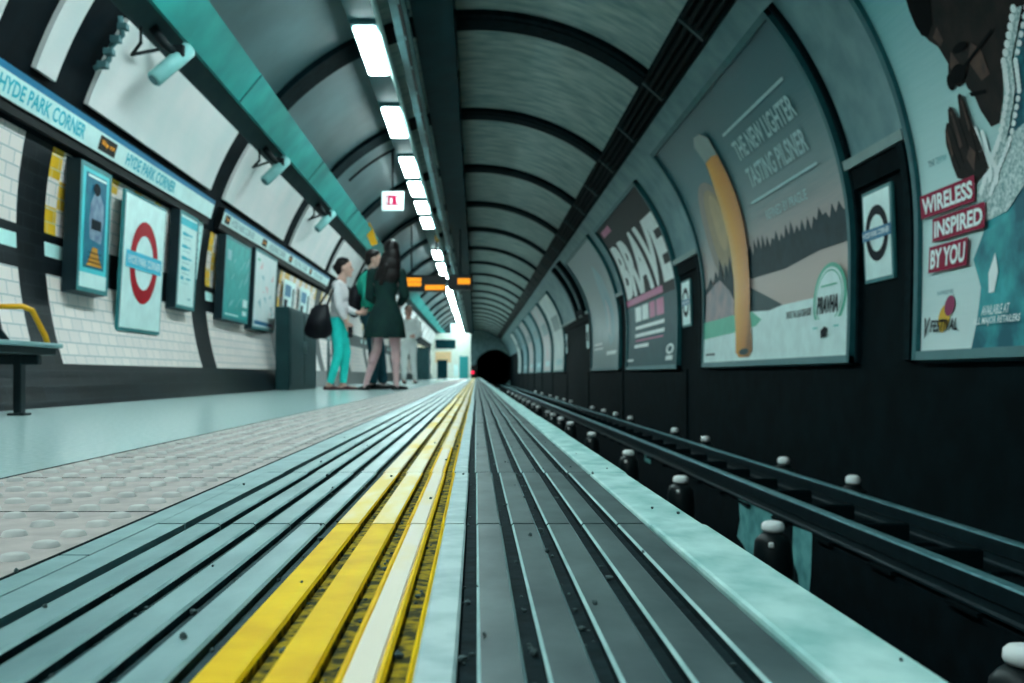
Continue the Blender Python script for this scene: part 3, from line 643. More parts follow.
def p_wire(A, a, b, c, d):
    A.rect(a, b, c, d, 0, 1)
    A.poly([(4.93, c), (4.92, -12.9), (4.92, -8.8), (5.02, -5.4), (4.93, -2.6), (4.96, 2.0), (4.86, 4.2), (4.60, 8.5), (4.55, 13), (4.33, 18.5), (3.6, 22), (2.6, 20), (1.9, 12), (1.6, 0), (1.6, c)], 1, 2)
    A.poly([(5.14, 28.5), (5.17, 26.5), (5.18, 24.7), (5.2, 23.1), (5.15, 21.2), (5.09, 20.0), (5.05, 17.6), (5.09, 16.1), (5.06, 15.2), (5.01, 14.5), (4.95, 14.6), (4.94, 13.9), (4.90, 12.9), (4.87, 10.9), (4.80, 8.6), (4.72, 8.6), (4.66, 11), (4.61, 14.1), (4.47, 15.9), (4.33, 17.6), (4.2, 21), (4.1, 27), (4.4, 31.5), (4.85, 32)], 2, 3)
    A.poly([(5.14, 28.5), (5.18, 27.3), (5.205, 25.5), (5.21, 23.6), (5.19, 22.2), (5.14, 21.6), (5.06, 22.6), (5.0, 24.5), (4.96, 27), (4.7, 27.3), (4.5, 24), (4.36, 21), (4.22, 21), (4.1, 27), (4.4, 31.8), (4.85, 32.4)], 3, 4)
    A.poly([(4.78, 26), (4.63, 25.9), (4.55, 23.8), (4.6, 22.6), (4.72, 22.7), (4.78, 24.0)], 5, 5)
    A.ell(4.98, 15.9, .075, 1.05, 3, 5, 18); A.ell(5.065, 15.5, .04, 1.0, 3, 5, 14); A.poly([(4.92, 16.4), (4.6, 18.2), (4.6, 17.8), (4.92, 15.9)], 3, 5)
    A.ell(4.90, 18.4, .07, .5, 3, 5, 14); A.poly([(4.93, 13.3), (4.78, 12.7), (4.78, 12.3), (4.91, 12.7)], 3, 5)
    for k in range(2):      # crochet collar, both edges
        off = (0, .0)[k]
        P = [(4.40, 18.6), (4.58, 14.4), (4.60, 11.4), (4.73, 7.0), (4.86, 4.3), (4.95, 1.6)] if k == 0 else [(4.93, 9.0), (4.90, 6.5), (4.84, 4.6), (4.84, 2.8)]
        for (u0, v0), (u1, v1) in zip(P, P[1:]):
            wd = .06 if k == 0 else .025
            A.poly([(u0, v0), (u1, v1), (u1-wd, v1-.2), (u0-wd, v0-.2)], 4, 5+k)
            for q in range(6): f = q/6; A.ell(u0+(u1-u0)*f-.0, v0+(v1-v0)*f, .022, .45, 5, 6+k, 10); A.ell(u0+(u1-u0)*f-wd-.03, v0+(v1-v0)*f-.6, .02, .35, 5, 6, 8)
    A.poly([(4.96, 4.2), (4.70, 6.6), (4.50, 7.5), (4.44, 3), (4.7, -1), (4.9, -1.5), (5.0, 1)], 4, 4)
    # hands pressed together
    A.poly([(5.22, 10.6), (5.235, 9), (5.20, 6.4), (5.16, 4.6), (4.98, 3.2), (4.84, 4.2), (4.88, 6.5), (4.92, 8.6), (4.95, 10.1), (4.98, 13.2), (5.005, 13.8), (5.03, 13.6), (5.05, 11.2), (5.075, 11.4), (5.10, 12.6), (5.125, 13.0), (5.15, 12.7), (5.17, 11.2), (5.19, 11.4)], 2, 7)
    for u0, v0, u1, v1 in ((5.06, 11, 5.0, 6.2), (5.16, 11, 5.08, 6.0), (5.2, 9, 5.12, 5.4), (4.97, 9.6, 4.93, 5.6)): A.poly([(u0, v0), (u0-.008, v0), (u1-.008, v1), (u1, v1)], 3, 8)
    for P in ([(5.04, 17.2), (5.02, 15.9), (4.98, 15.2), (4.95, 15.8), (4.95, 17.0), (4.99, 18.6)], [(5.1, 21.2), (5.06, 19.8), (5.02, 20.2), (5.03, 22.0)], [(4.87, 16.6), (4.80, 13.8), (4.72, 14.0), (4.74, 17.0), (4.80, 18.2)]): A.poly(P, 10, 4)
    for P in ([(5.215, 10.2), (5.2, 10.6), (5.17, 7.5), (5.19, 7.2)], [(5.13, 12.4), (5.11, 12.2), (5.07, 8), (5.10, 7.8)], [(5.01, 13.2), (4.99, 12.8), (4.965, 9.4), (4.985, 9.2)], [(5.04, 6.4), (5.0, 7.6), (4.95, 6.6), (4.98, 4.6)]): A.poly(P, 10, 8)
    for (s, a0, a1, v0, v1) in (('WIRELESS', 5.585, 4.98, 1.15, 4.15), ('INSPIRED', 5.445, 4.885, -2.2, .75), ('BY YOU', 5.48, 5.05, -6.0, -2.7)):
        A.rect(a0, a1, v0, v1, 6, 9); A.text(s, a0-.025, a1+.02, v0+.45, v1-.45, 5, 10, .035)
    A.text('INSPIRED BY', 5.38, 5.2, -8.9, -8.4, 1, 3)
    A.ell(5.27, -11.9, .065, 1.7, 7, 3); A.ell(5.22, -10.4, .055, 1.25, 8, 4)
    A.text('FESTIVAL', 5.40, 5.10, -13.5, -12.0, 9, 5, .02); A.text('V', 5.49, 5.42, -14.2, -11.6, 9, 5, .02)
    A.text('AVAILABLE AT', 4.85, 4.60, -12.2, -11.1, 5, 9, .02); A.text('ALL MAJOR RETAILERS', 4.92, 4.495, -13.45, -12.4, 5, 9, .02)
    A.text('TINIE TEMPAH', 5.48, 5.27, 7.3, 8.1, 1, 3)
    A.poly([(4.80, -5.2), (4.76, -7.4), (4.78, -9.6), (4.83, -9.6), (4.85, -7.4)], 5, 4)
poster('poster of a man praying in a teal lace-collared jacket with dark red slogan boxes', 1.3, 5.66, -17.2, 36, p_wire,
       ['wireless_print', 'jacket_print', 'skin_print', 'hair_print', 'lace_print', 'text_white', 'wine', 'yellow_print', 'mag', 'navy', 'skin_light'])
def p_brave(A, a, b, c, d):
    A.rect(a, b, c, d, 0, 1); A.text('BRAVE', 16.3, 12.48, 9.0, 29.5, 1, 2, .05)
    A.rect(16.42, 13.3, 6.6, 8.8, 2, 2); A.rect(16.2, 15.35, 33.9, 36.2, 2, 2)
    A.rect(a, b, c, 6.0, 4, 2)
    for u0, u1, m_ in ((15.65, 15.1, 1), (15.02, 14.5, 1), (14.4, 13.95, 2), (13.85, 13.3, 2)): A.rect(u0, u1, .1, 5.2, m_, 3)
    for v0, v1, e_ in ((-2.7, -1.5, 13.27), (-5.4, -4.2, 13.24), (-9.2, -8.0, 14.4)): A.rect(15.65, e_, v0, v1, 1, 3)
    A.rect(15.6, 13.3, -6.9, -6.4, 2, 3); A.ring(12.75, -11, .25, 1.6, .14, .9, 1, 3); A.rect(12.95, 12.5, -14.4, -13.0, 1, 3); A.rect(16.3, 15.6, -13.9, -13.1, 1, 3)
poster('black poster with huge white word and pink stripe, left of the beer poster', 12.32, 16.52, -17.2, 39, p_brave, ['poster_dark', 'poster_white', 'poster_pink', 'wine', 'poster_teal'])
def p_grey(A, a, b, c, d):
    A.rect(a, b, c, d, 0, 1); A.poly([(a+.6, 6), (a+1.0, 24), (a+1.5, 30), (a+1.9, 22), (a+1.7, 2), (a+1.2, -6), (a+.7, -4)], 1, 2)
    A.rect(a+.3, a+1.6, -10, -8.4, 2, 2); A.rect(a+2.4, a+3.6, -5, -4, 2, 2); A.rect(a+2.2, a+3.6, -7, -6.2, 2, 2); A.poly([(a+1.0, -3), (a+1.2, 10), (a+1.4, 14), (a+1.5, 0)], 3, 3)
poster('dim grey-teal poster farther along, left of the black poster', 17.35, 21.6, -17.0, 40, p_grey, ['grey_print', 'blue_print', 'poster_white', 'rose_print'])
for k, (y, m_, lab) in enumerate(((28.2, 'pale_print', 'pale whitish poster, first beyond the dark recess'), (33.0, 'rose_print', 'rose-tinted poster, second beyond the dark recess'), (37.9, 'blue_print', 'bluish poster, third beyond the dark recess'),
        (43, 'rose_print', 'dim rose poster, fourth beyond the dark recess'), (48.5, 'blue_print', 'tiny bluish poster, fifth beyond the dark recess'), (55, 'pale_print', 'tiny pale poster, last before the tunnel mouth'))):
    def p_far(A, a, b, c, d, k=k): A.rect(a, b, c, d, 0, 1); A.rect(a+.5, a+2.6, c+4, c+8, 1, 2); A.rect(a+.6, a+3.0, 12+k, 22, 2, 2)
    poster(lab, y, y+4.0, -17, 38, p_far, [m_, 'letters_pale', 'grey_print'])
# cream surrounds between posters end on a pale ledge over the black dado
bm = B()
for a, b in ((5.68, 6.58), (11.0, 12.28), (16.55, 17.3), (21.65, 28.1)):
    sbox(bm, a, b, 12.2, 13.6, R-.06, R, 1, 0); sbox(bm, a+.03, b-.03, 9.0, 12.0, R-.03, R, 1, 1)
mk('trim_ledge', bm, ['ledge', 'wall_black'], kind='structure')
bm = B()
for a, b in ((5.72, 5.80), (11.08, 11.16)): sbox(bm, a, b, -17, 12, R-.05, R, None, 1)
sbox(bm, 6.56, 6.60, -17, 40, R-.03, R, None, 1)
sbox(bm, 22.2, 22.5, 12, 43, R-.10, R, None, 1); sbox(bm, 23.6, 23.9, 12, 43, R-.10, R, None, 1); sbox(bm, 22.5, 23.6, 13, 16, R-.08, R, 1, 1)
mk('trim_flange', bm, ['ledge', 'rib_dark'], kind='structure')
for k, (y, lab) in enumerate(((22.1, 'nearer slim pale notice in the dark recess past the grey poster'), (27.3, 'farther slim pale notice in the dark recess past the grey poster'))):
    A = Art(on_plate(y, y+.5, -5, 7, R-.03)); A.rect(y, y+.5, 0, 1, 0, 1); A.rect(y+.1, y+.4, .3, .7, 1, 2); solo('recess_notice', A.bm, ['letters_pale', 'navy'], lab, 'notice', 'notices in the dark recess')

# ------------------------------------------------------------------ track
def rail(name, lab, x, z, wd):
    t = thing(name, lab, 'rail', (x, 0, z))
    bm = B(); prism(bm, [(x-wd, z), (x-wd, z-.06), (x-wd*.7, z-.068), (x-wd*.7, z-.098), (x-wd-.006, z-.104), (x-wd-.006, z-.112), (x+wd, z-.112), (x+wd, z)], Y0, Y1+10, 0)
    mk('web_and_foot', bm, 'rail_steel', t)
    bm = B(); prism(bm, [(x-wd*.95, z), (x-wd*.7, z+.006), (x+wd*.7, z+.006), (x+wd*.95, z)], Y0, Y1+10, 0); mk('running_surface', bm, 'rail_top', t)
rail('rail', 'near dark rail with a bright teal top edge beside the platform pit', XR+.03, -.525, .032)
rail('rail', 'far dark rail running close to the foot of the black wall', 2.27, -.53, .03)
sl = None; y = 1.4
while y < 74:
    lab = 'dark cross sleeper between the near rail and the far rail'
    if sl is None:
        bm = B(); prism(bm, [(XR-.02, -.66), (XR-.02, -.644), (2.36, -.644), (2.36, -.66)], -.12, .12)
        for v in bm.verts: pass
        box(bm, 1.86, 2.16, -.05, .0, -.644, -.56, 0, .01)
        sl = solo('sleeper', bm, 'wall_black', lab, 'sleeper', 'sleepers under the two rails'); sl.location = (0, y, 0)
    else:
        s2 = sl.copy(); C.objects.link(s2); s2.location = (0, y, 0)
    y += .72
def insulator(lab, x, y, z, sc=1., group='white-capped insulators along the pit'):
    t = thing('insulator', lab, 'insulator', (x, y, z), group); h = z-PIT if x < XR else .15
    bm = B(); lathe(bm, [(.105*sc, -h), (.105*sc, -h+.05), (.10*sc, -.20 if h > .3 else -h+.06), (.090*sc, -.10), (.068*sc, -.072), (.042*sc, -.05)], (x, y, z), 18); mk('body', bm, 'pot_body', t, smooth=False)
    bm = B(); lathe(bm, [(.035*sc, -.055), (.050*sc, -.05), (.057*sc, -.036), (.055*sc, -.014), (.044*sc, -.002), (.026*sc, .003)], (x, y, z), 20); mk('cap', bm, 'ceramic', t)
    bm = B(); box(bm, x-.05, x-.028, y-.112, y-.09, z-.115, z-.09, 0, .005); mk('bolt', bm, 'ceramic', t)
    return t
XI = 1.5; ZI = .18-.74
for k, (y, lab) in enumerate(((2.72, 'white-capped insulator at the lower right corner of the picture'), (5.03, 'white-capped insulator in front of the peeling teal patch'),
        (7.3, 'third white-capped insulator from the right corner along the pit'), (9.8, 'fourth white-capped insulator from the right corner, past the small pale square'), (12.9, 'fifth white-capped insulator from the right corner along the pit'))):
    insulator(lab, XI, y, ZI)
ip = None
for y in (15.8, 17.6, 19.4, 20.8, 24, 26, 28.5, 31, 34, 37, 41, 46):
    lab = 'small far white-capped insulator along the pit beside the near rail'
    if ip is None: ip = insulator(lab, XI, y, ZI, group='far insulators along the pit')
    else: dup(ip, (XI, y, ZI), lab)
labs = ['white insulator cap nearest along the foot of the black wall', 'second white insulator cap along the foot of the black wall', 'third white insulator cap along the foot of the black wall', 'fourth white insulator cap along the foot of the black wall']
ip = None; XW, ZW = 2.385, .18-.637
for k, y in enumerate((6.3, 7.72, 10.35, 11.95, 15.4, 17, 18.6, 20.4, 25, 27, 29.4, 32, 36, 40)):
    lab = labs[k] if k < 4 else 'small far white insulator cap along the foot of the black wall'
    g = 'insulators at the foot of the wall'
    if ip is None: ip = insulator(lab, XW, y, ZW, .8, group=g); continue
    dup(ip, (XW, y, ZW), lab, g)

# ------------------------------------------------------------------ hanging signs and signals
t = thing('hanging_sign', 'small white hanging sign with dark red pictogram left of the lamp row', 'sign', (-1.13, 13.5, 2.54))
bm = B(); box(bm, -1.28, -.98, 13.5, 13.55, 2.41, 2.67, 0, .01); mk('panel', bm, 'case_white', t)
A = Art(on_front(-1.28, 2.41, 13.5)); A.rect(.055, .235, .07, .21, 0, 1)
A.rect(.068, .082, .085, .195, 1, 2); A.poly([(.118, .09), (.138, .09), (.145, .13), (.145, .165), (.118, .165)], 1, 2); A.rect(.205, .218, .09, .19, 1, 2)
mk('pictogram', A.bm, ['wine', 'sign_white'], t)
bm = B(); tube(bm, [(-1.13, 13.52, 2.66), (-1.13, 13.52, 3.24)], .014, 8); mk('drop_rod', bm, 'bracket_dark', t)
bm = B(); tube(bm, [S(116+k*2.5, 13.52, R-.045) for k in range(8)], .018, 8); mk('ceiling_conduit', bm, 'bracket_dark', t)
t = thing('departure_display', 'wide black departure display with two blocks of orange text', 'display', (-1.0, 20, 2.05))
bm = B(); box(bm, -1.48, -.59, 20, 20.22, 1.86, 2.19, 0, .015); mk('casing', bm, 'black_plate', t)
A = Art(on_front(-1.48, 1.86, 20))
def led(A, u0, u1, v0, v1, rows):
    rh = (v1-v0)/rows; rng = random.Random(int(u0*100))
    for r_ in range(rows):
        u = u0
        while u < u1-.01:
            w_ = rng.uniform(.028, .042); A.rect(u, min(u+w_, u1), v0+rh*(r_+.04), v0+rh*(r_+.92), 0, 1); u += w_+.004
led(A, .04, .38, .10, .28, 2); led(A, .46, .85, .025, .135, 1)
mk('led_text', A.bm, 'orange_led', t)
for x in (-1.3, -.8):
    bm = B(); tube(bm, [(x, 20.1, 2.18), (x, 20.1, S(120, 0).z if x < -1 else 2.90)], .016, 8); mk('hanger', bm, 'bracket_dark', t)
t = thing('departure_display', 'small black departure display with one orange block, right of the wide display', 'display', (-.3, 20, 2.05))
bm = B(); box(bm, -.565, -.07, 20, 20.22, 1.90, 2.19, 0, .015); mk('casing', bm, 'black_plate', t)
A = Art(on_front(-.565, 1.90, 20)); led(A, .20, .46, .10, .23, 1); mk('led_text', A.bm, 'orange_led', t)
bm = B(); tube(bm, [(-.32, 20.1, 2.18), (-.32, 20.1, 3.12)], .016, 8); mk('hanger', bm, 'bracket_dark', t)
bm = B(); P = [(-1.89, 17.0, 2.81), (-1.84, 17.0, 2.83), (-1.75, 17.0, 2.66), (-1.68, 17.0, 2.42), (-1.78, 17.0, 2.38), (-1.86, 17.0, 2.55)]
a = [bm.verts.new(p) for p in P]; b = [bm.verts.new(Vector(p)+Vector((0, .03, 0))) for p in P]
for k in range(len(P)): face(bm, (a[k], a[(k+1) % len(P)], b[(k+1) % len(P)], b[k]))
face(bm, a); face(bm, b[::-1])
solo('yellow_flag_sign', bm, 'bench_yellow', 'narrow yellow sign hung from the duct above the dark-haired heads', 'sign')
bm = B(); box(bm, -.80, -.72, 19.5, 19.56, 2.80, 2.92, 0, .012); tube(bm, [(-.76, 19.53, 2.9), (-.76, 19.53, 3.0)], .012, 8)
solo('beacon', bm, 'bench_yellow', 'tiny orange beacon beside the ceiling lamps above the departure display', 'beacon')
t = thing('wall_sign', 'small pale square sign beside the far end of the lamp row', 'sign', (-.86, 40, 2.1))
bm = B(); box(bm, -1.02, -.70, 40, 40.05, 1.80, 2.25, 0, .01); mk('panel', bm, 'sign_white', t)
bm = B(); tube(bm, [(-.86, 40.02, 2.24), (-.86, 40.02, 2.9)], .02, 8); mk('hanger', bm, 'bracket_dark', t)
t = thing('signal', 'tiny red signal light at the platform end beside the tunnel mouth', 'signal', (-.2, 58, .35))
bm = B(); box(bm, -.42, .06, 58, 58.3, -.3, .75, 0, .03); mk('case', bm, 'black_plate', t)
bm = B(); lathe(bm, [(.09, 0), (.09, .03), (.05, .05)], (0, 0, 0), 16); bmesh.ops.rotate(bm, verts=bm.verts, cent=(0, 0, 0), matrix=Matrix.Rotation(rad(90), 3, 'X')); bmesh.ops.translate(bm, verts=bm.verts, vec=(-.2, 58, .33)); mk('lens', bm, 'red_led', t)
bm = B(); box(bm, -2.32, -1.75, 37, 38.2, 0, 1.15, 0, .02); box(bm, -2.34, -1.73, 36.98, 38.22, 1.15, 1.2, 0, .01)
solo('help_cabinet', bm, 'cabinet_green', 'small dark teal cabinet far along the left platform wall', 'cabinet')

# ------------------------------------------------------------------ people
def blob(name, parts, m, parent, voxel=.011, smooth=3):
    """one continuous surface from tapered limbs and ellipsoids"""
    bm = bmesh.new()
    for p in parts:
        if p[0] == 'c':
            _, a, ra, b, rb = p; a, b = Vector(a), Vector(b); d = b-a; L = d.length; n_ = max(2, int(L/(min(ra, rb)*.45))+1)
            for i in range(n_+1):
                f = i/n_; bmesh.ops.create_icosphere(bm, subdivisions=2, radius=ra+(rb-ra)*f, matrix=Matrix.Translation(a+d*f))
        else:
            _, c, rr_ = p[:3]; M = Matrix.Translation(Vector(c)) @ (p[3] if len(p) > 3 else Matrix()) @ Matrix.Diagonal((*rr_, 1))
            bmesh.ops.create_icosphere(bm, subdivisions=3, radius=1, matrix=M)
    me = bpy.data.meshes.new(name); bm.to_mesh(me); bm.free()
    o = bpy.data.objects.new(name, me); C.objects.link(o)
    md = o.modifiers.new('r', 'REMESH'); md.mode = 'VOXEL'; md.voxel_size = voxel
    ms = o.modifiers.new('s', 'SMOOTH'); ms.factor = .5; ms.iterations = smooth
    dg = bpy.context.evaluated_depsgraph_get(); m2 = bpy.data.meshes.new_from_object(o.evaluated_get(dg))
    o.modifiers.clear(); o.data = m2; m2.name = name; bpy.data.meshes.remove(me); m2.materials.clear(); m2.materials.append(MATS[m])
    for p in m2.polygons: p.use_smooth = True
    o.parent = parent; return o
def chain(pts, rs): return [('c', pts[i], rs[i], pts[i+1], rs[i+1]) for i in range(len(pts)-1)]
def hand(w_, d, side, curl=.5, s=1.):
    """palm, four unequal bent fingers, thumb from the side of the palm; w_ wrist, d pointing direction, side = palm's thumb side"""
    w_, d, side = Vector(w_), Vector(d).normalized(), Vector(side).normalized(); nrm = d.cross(side)
    out = []; p = w_+d*.085*s
    for k in range(4): a = w_+side*(k-1.5)*.006*s; b = p+side*(k-1.5)*.019*s; out.append(('c', a, .017*s, b, .012*s))
    for k, L in enumerate((.062, .074, .08, .07)):
        b = p+side*(k-1.5)*.020*s; m1 = b+(d+nrm*curl*.4).normalized()*L*.5*s; m2 = m1+(d+nrm*curl*1.4).normalized()*L*.5*s
        out += chain([b, m1, m2], [.0095*s, .0088*s, .0075*s])
    a = w_+side*.02*s+d*.02*s; m1 = a+(side*.8+d*.8+nrm*.2).normalized()*.045*s; m2 = m1+(d+side*.15+nrm*.3).normalized()*.035*s
    return out+chain([a, m1, m2], [.014*s, .011*s, .009*s])
def head_parts(c, fw, s=1.):
    """c = head centre, fw = facing direction (unit, horizontal)"""
    c = Vector(c); fw = Vector(fw).normalized(); up = Vector((0, 0, 1)); rt = fw.cross(up); Rm = Matrix((rt, fw, up)).transposed().to_4x4()
    P = [('e', c+up*.02*s, (.072*s, .092*s, .098*s), Rm), ('e', c+fw*.025*s-up*.04*s, (.058*s, .068*s, .075*s), Rm), ('e', c+fw*.072*s-up*.092*s, (.026*s, .022*s, .02*s), Rm)]
    P += [('c', c+fw*.088*s+up*.01*s, .010*s, c+fw*.108*s-up*.028*s, .013*s)]
    P += [('e', c+rt*e*.074*s-up*.01*s-fw*.005*s, (.010*s, .020*s, .032*s), Rm) for e in (-1, 1)]
    P += [('c', c-fw*.015*s-up*.06*s, .052*s, c-fw*.03*s-up*.19*s, .056*s)]
    return P, rt
def face_bits(t, c, fw, s=1.):
    c = Vector(c); fw = Vector(fw).normalized(); up = Vector((0, 0, 1)); rt = fw.cross(up)
    for e in (-1, 1):
        blob('eye', [('e', c+fw*.083*s+rt*e*.031*s+up*.005*s, (.011*s, .011*s, .008*s))], 'iris', t, .003, 1)
    blob('mouth', [('c', c+fw*.089*s-up*.058*s-rt*.016*s, .006*s, c+fw*.089*s-up*.058*s+rt*.016*s, .006*s)], 'lip', t, .003, 1)

# --- woman with turquoise trousers, facing the track
def woman_turquoise():
    X0, Yp = -1.66, 12.15
    t = thing('person', 'woman in pale top and turquoise trousers with a black shoulder bag', 'person', (X0, Yp, 0))
    def P(x, y, z): return (x, y, z)
    H = (.055, 0, 1.50)                        # head centre
    hp, rt = head_parts(H, (1, .05, -.05))
    body = hp + [('e', (-.01, 0, 1.18), (.10, .165, .17)), ('e', (-.005, 0, .98), (.095, .135, .16)), ('e', (-.035, 0, .86), (.11, .15, .13)), ('c', (0, 0, 1.3), .075, (.015, 0, 1.36), .055)]
    # camera-side (-y) arm hangs forward, far arm bent
    armN = [(-.01, -.185, 1.27), (.01, -.215, 1.02), (.10, -.19, .82)]; armF = [(0, .185, 1.27), (.03, .21, 1.02), (.22, .10, .95)]
    body += chain(armN, [.05, .040, .027])+chain(armF, [.05, .040, .027])+hand(armN[2], (.45, .05, -.9), (.6, 0, .4), .8)+hand(armF[2], (.8, -.4, .1), (0, .2, 1), .8)
    legN = [(-.02, -.08, .85), (.00, -.085, .47), (-.115, -.09, .09)]; legF = [(-.02, .08, .85), (.06, .085, .47), (.03, .08, .09)]
    body += chain(legN, [.085, .058, .036])+chain(legF, [.085, .058, .036])
    for q in (legN[2], legF[2]): body += [('c', q, .036, (q[0]-.02, q[1], .045), .033), ('c', (q[0]-.02, q[1], .04), .032, (q[0]+.16, q[1]-.01, .028), .022)]
    b = blob('body', body, 'skin', t, .0085)
    blob('top', [('e', (-.01, 0, 1.18), (.115, .185, .18)), ('e', (-.005, 0, 1.0), (.11, .15, .17)), ('e', (-.03, 0, .90), (.122, .162, .07)), ('c', (0, -.16, 1.28), .055, (0, .16, 1.28), .055)]
         + chain(armN, [.064, .055, .042])[:1]+chain([armN[1], (.075, -.195, .88)], [.055, .040])+chain(armF, [.064, .055, .042])[:1]+chain([armF[1], (.17, .13, .965)], [.055, .040]), 'shirt_pale', t)
    blob('trousers', [('e', (-.035, 0, .85), (.118, .158, .12))]+chain([(-.025, -.08, .84), (.0, -.085, .47), (-.10, -.09, .12)], [.098, .068, .047])+chain([(-.025, .08, .84), (.06, .085, .47), (.03, .08, .12)], [.098, .068, .047]), 'trouser_teal', t)
    hx, hy, hz = H
    blob('hair', [('e', (hx-.025, 0, hz+.045), (.09, .082, .085)), ('e', (hx-.06, 0, hz-.01), (.06, .075, .085)), ('e', (hx-.10, 0, hz+.005), (.045, .05, .05)), ('c', (hx+.03, -.045, hz+.085), .035, (hx+.03, .045, hz+.085), .035)], 'hair', t, .009)
    face_bits(t, H, (1, .05, 0))
    for q in (legN[2], legF[2]):
        blob('shoe', [('c', (q[0]-.045, q[1], .03), .036, (q[0]+.06, q[1]-.005, .025), .038), ('c', (q[0]+.06, q[1]-.005, .024), .036, (q[0]+.175, q[1]-.01, .020), .026)], 'shoe_brown', t, .008)
    for ch in t.children: ch.location = (0, 0, -0.012)
    t.location = (X0, Yp, 0); t.scale = (1, 1, 1)
    # bag held on the shoulder
    g = thing('shoulder_bag', 'large black shoulder bag hanging behind the woman in turquoise trousers', 'bag', (X0-.2, Yp-.26, .62))
    bm = B(); o = Vector((X0-.20, Yp-.28, .62)); pr_ = [(-.20, .06), (-.10, -.01), (.10, .0), (.15, .08), (.10, .41), (-.09, .38)]
    A_ = [bm.verts.new((o.x+x, o.y-.05, o.z+z_)) for x, z_ in pr_]; B_ = [bm.verts.new((o.x+x, o.y+.06, o.z+z_)) for x, z_ in pr_]
    for k in range(6): face(bm, (A_[k], A_[(k+1) % 6], B_[(k+1) % 6], B_[k]))
    face(bm, A_[::-1]); face(bm, B_); bmesh.ops.bevel(bm, geom=bm.edges[:], offset=.025, segments=3, affect='EDGES'); mk('bag_body', bm, 'bag_black', g, smooth=True)
    bm = B(); tube(bm, [o+Vector(p) for p in ((.08, 0, .38), (.16, .05, .60), (.19, .10, .715), (.17, .14, .70), (.05, .04, .5), (-.02, 0, .37))], .012, 8); mk('strap', bm, 'bag_black', g)
    ph = thing('phone', 'small dark phone held in the hand of the woman in turquoise trousers', 'phone', (X0+.16, Yp-.2, .70))
    bm = B(); box(bm, X0+.125, X0+.185, Yp-.225, Yp-.205, .63, .76, 0, .006); mk('phone_body', bm, 'bag_black', ph)
woman_turquoise()
def woman_dress():
    X0, Yp = -1.09, 12.05
    t = thing('person', 'woman seen from behind in short dark green dress with long black hair', 'person', (X0, Yp, 0))
    H = (.06, .01, 1.69); fw = (-.25, 1, -.05)
    hp, rt = head_parts(H, fw, 1.04)
    body = hp+[('e', (0, 0, 1.32), (.165, .10, .17)), ('e', (0, 0, 1.10), (.125, .09, .17)), ('e', (0, 0, .94), (.155, .11, .14)), ('c', (.01, 0, 1.46), .08, (.05, 0, 1.56), .058)]
    aL = [(-.165, 0, 1.42), (-.20, .03, 1.14), (-.08, .20, 1.04)]; aR = [(.175, 0, 1.42), (.225, .02, 1.15), (.12, .20, 1.0)]
    body += chain(aL, [.05, .042, .028])+chain(aR, [.05, .042, .028])+hand(aL[2], (.8, .4, .1), (0, 0, 1), .9)+hand(aR[2], (-.8, .4, .1), (0, 0, 1), .9)
    lL = [(-.09, 0, .92), (-.115, .03, .50), (-.235, -.03, .10)]; lR = [(.09, 0, .92), (.115, .02, .50), (.125, -.01, .10)]
    body += chain(lL, [.09, .062, .036])+chain([(-.105, .025, .52), (-.165, -.015, .36)], [.055, .058])+chain(lR, [.09, .062, .036])+chain([(.115, .02, .52), (.12, -.01, .36)], [.055, .058])
    body += [('c', lL[2], .036, (-.24, -.04, .05), .034), ('c', (-.24, -.03, .045), .03, (-.30, .06, .028), .022), ('c', lR[2], .036, (.125, -.02, .05), .034), ('c', (.125, -.01, .045), .03, (.20, .09, .028), .022)]
    blob('body', body, 'legs_tights', t, .0085)
    # dress: fitted bodice flaring to the hem
    bm = B(); n_ = 40; rows = [(1.50, .105, .085), (1.46, .15, .10), (1.38, .168, .118), (1.26, .15, .115), (1.14, .122, .10), (1.08, .126, .103), (.98, .175, .135), (.86, .215, .165), (.74, .235, .185), (.645, .25, .20), (.635, .243, .194), (.7, .22, .17)]
    rings = []
    for j, (z_, a_, b_) in enumerate(rows):
        pl = max(0, (1.05-z_))*.11
        rings.append([bm.verts.new((a_*(1+pl*math.cos(9*2*math.pi*k/n_))*math.cos(2*math.pi*k/n_)+(1.05-min(z_, 1.05))*-.04, b_*(1+pl*math.cos(9*2*math.pi*k/n_))*math.sin(2*math.pi*k/n_), z_)) for k in range(n_)])
    for a_, b_ in zip(rings, rings[1:]):
        for k in range(n_): face(bm, (a_[k], b_[k], b_[(k+1) % n_], a_[(k+1) % n_]))
    face(bm, rings[0])
    me = bpy.data.meshes.new('dress'); bm.to_mesh(me); bm.free(); me.materials.append(MATS['dress_green'])
    for p in me.polygons: p.use_smooth = True
    o = bpy.data.objects.new('dress', me); C.objects.link(o); o.parent = t
    for a_ in (aL, aR): blob('sleeve', chain([a_[0], a_[1], tuple(Vector(a_[1]).lerp(Vector(a_[2]), .5))], [.072, .062, .05]), 'dress_green', t)
    hx, hy, hz = H
    blob('hair', [('e', (hx+.01, hy-.02, hz+.035), (.098, .105, .105)), ('e', (hx+.02, hy-.06, hz-.07), (.10, .075, .13)), ('e', (hx-.005, hy-.085, hz-.17), (.125, .06, .13)), ('e', (hx-.03, hy-.10, hz-.29), (.15, .045, .12)), ('c', (hx+.08, hy-.03, hz-.02), .035, (hx+.09, hy-.05, hz-.30), .04), ('c', (hx-.07, hy-.05, hz-.06), .04, (hx-.15, hy-.08, hz-.33), .045), ('c', (hx-.05, hy-.11, hz-.2), .05, (hx-.11, hy-.12, hz-.40), .03)], 'hair', t, .009)
    face_bits(t, H, fw, 1.04)
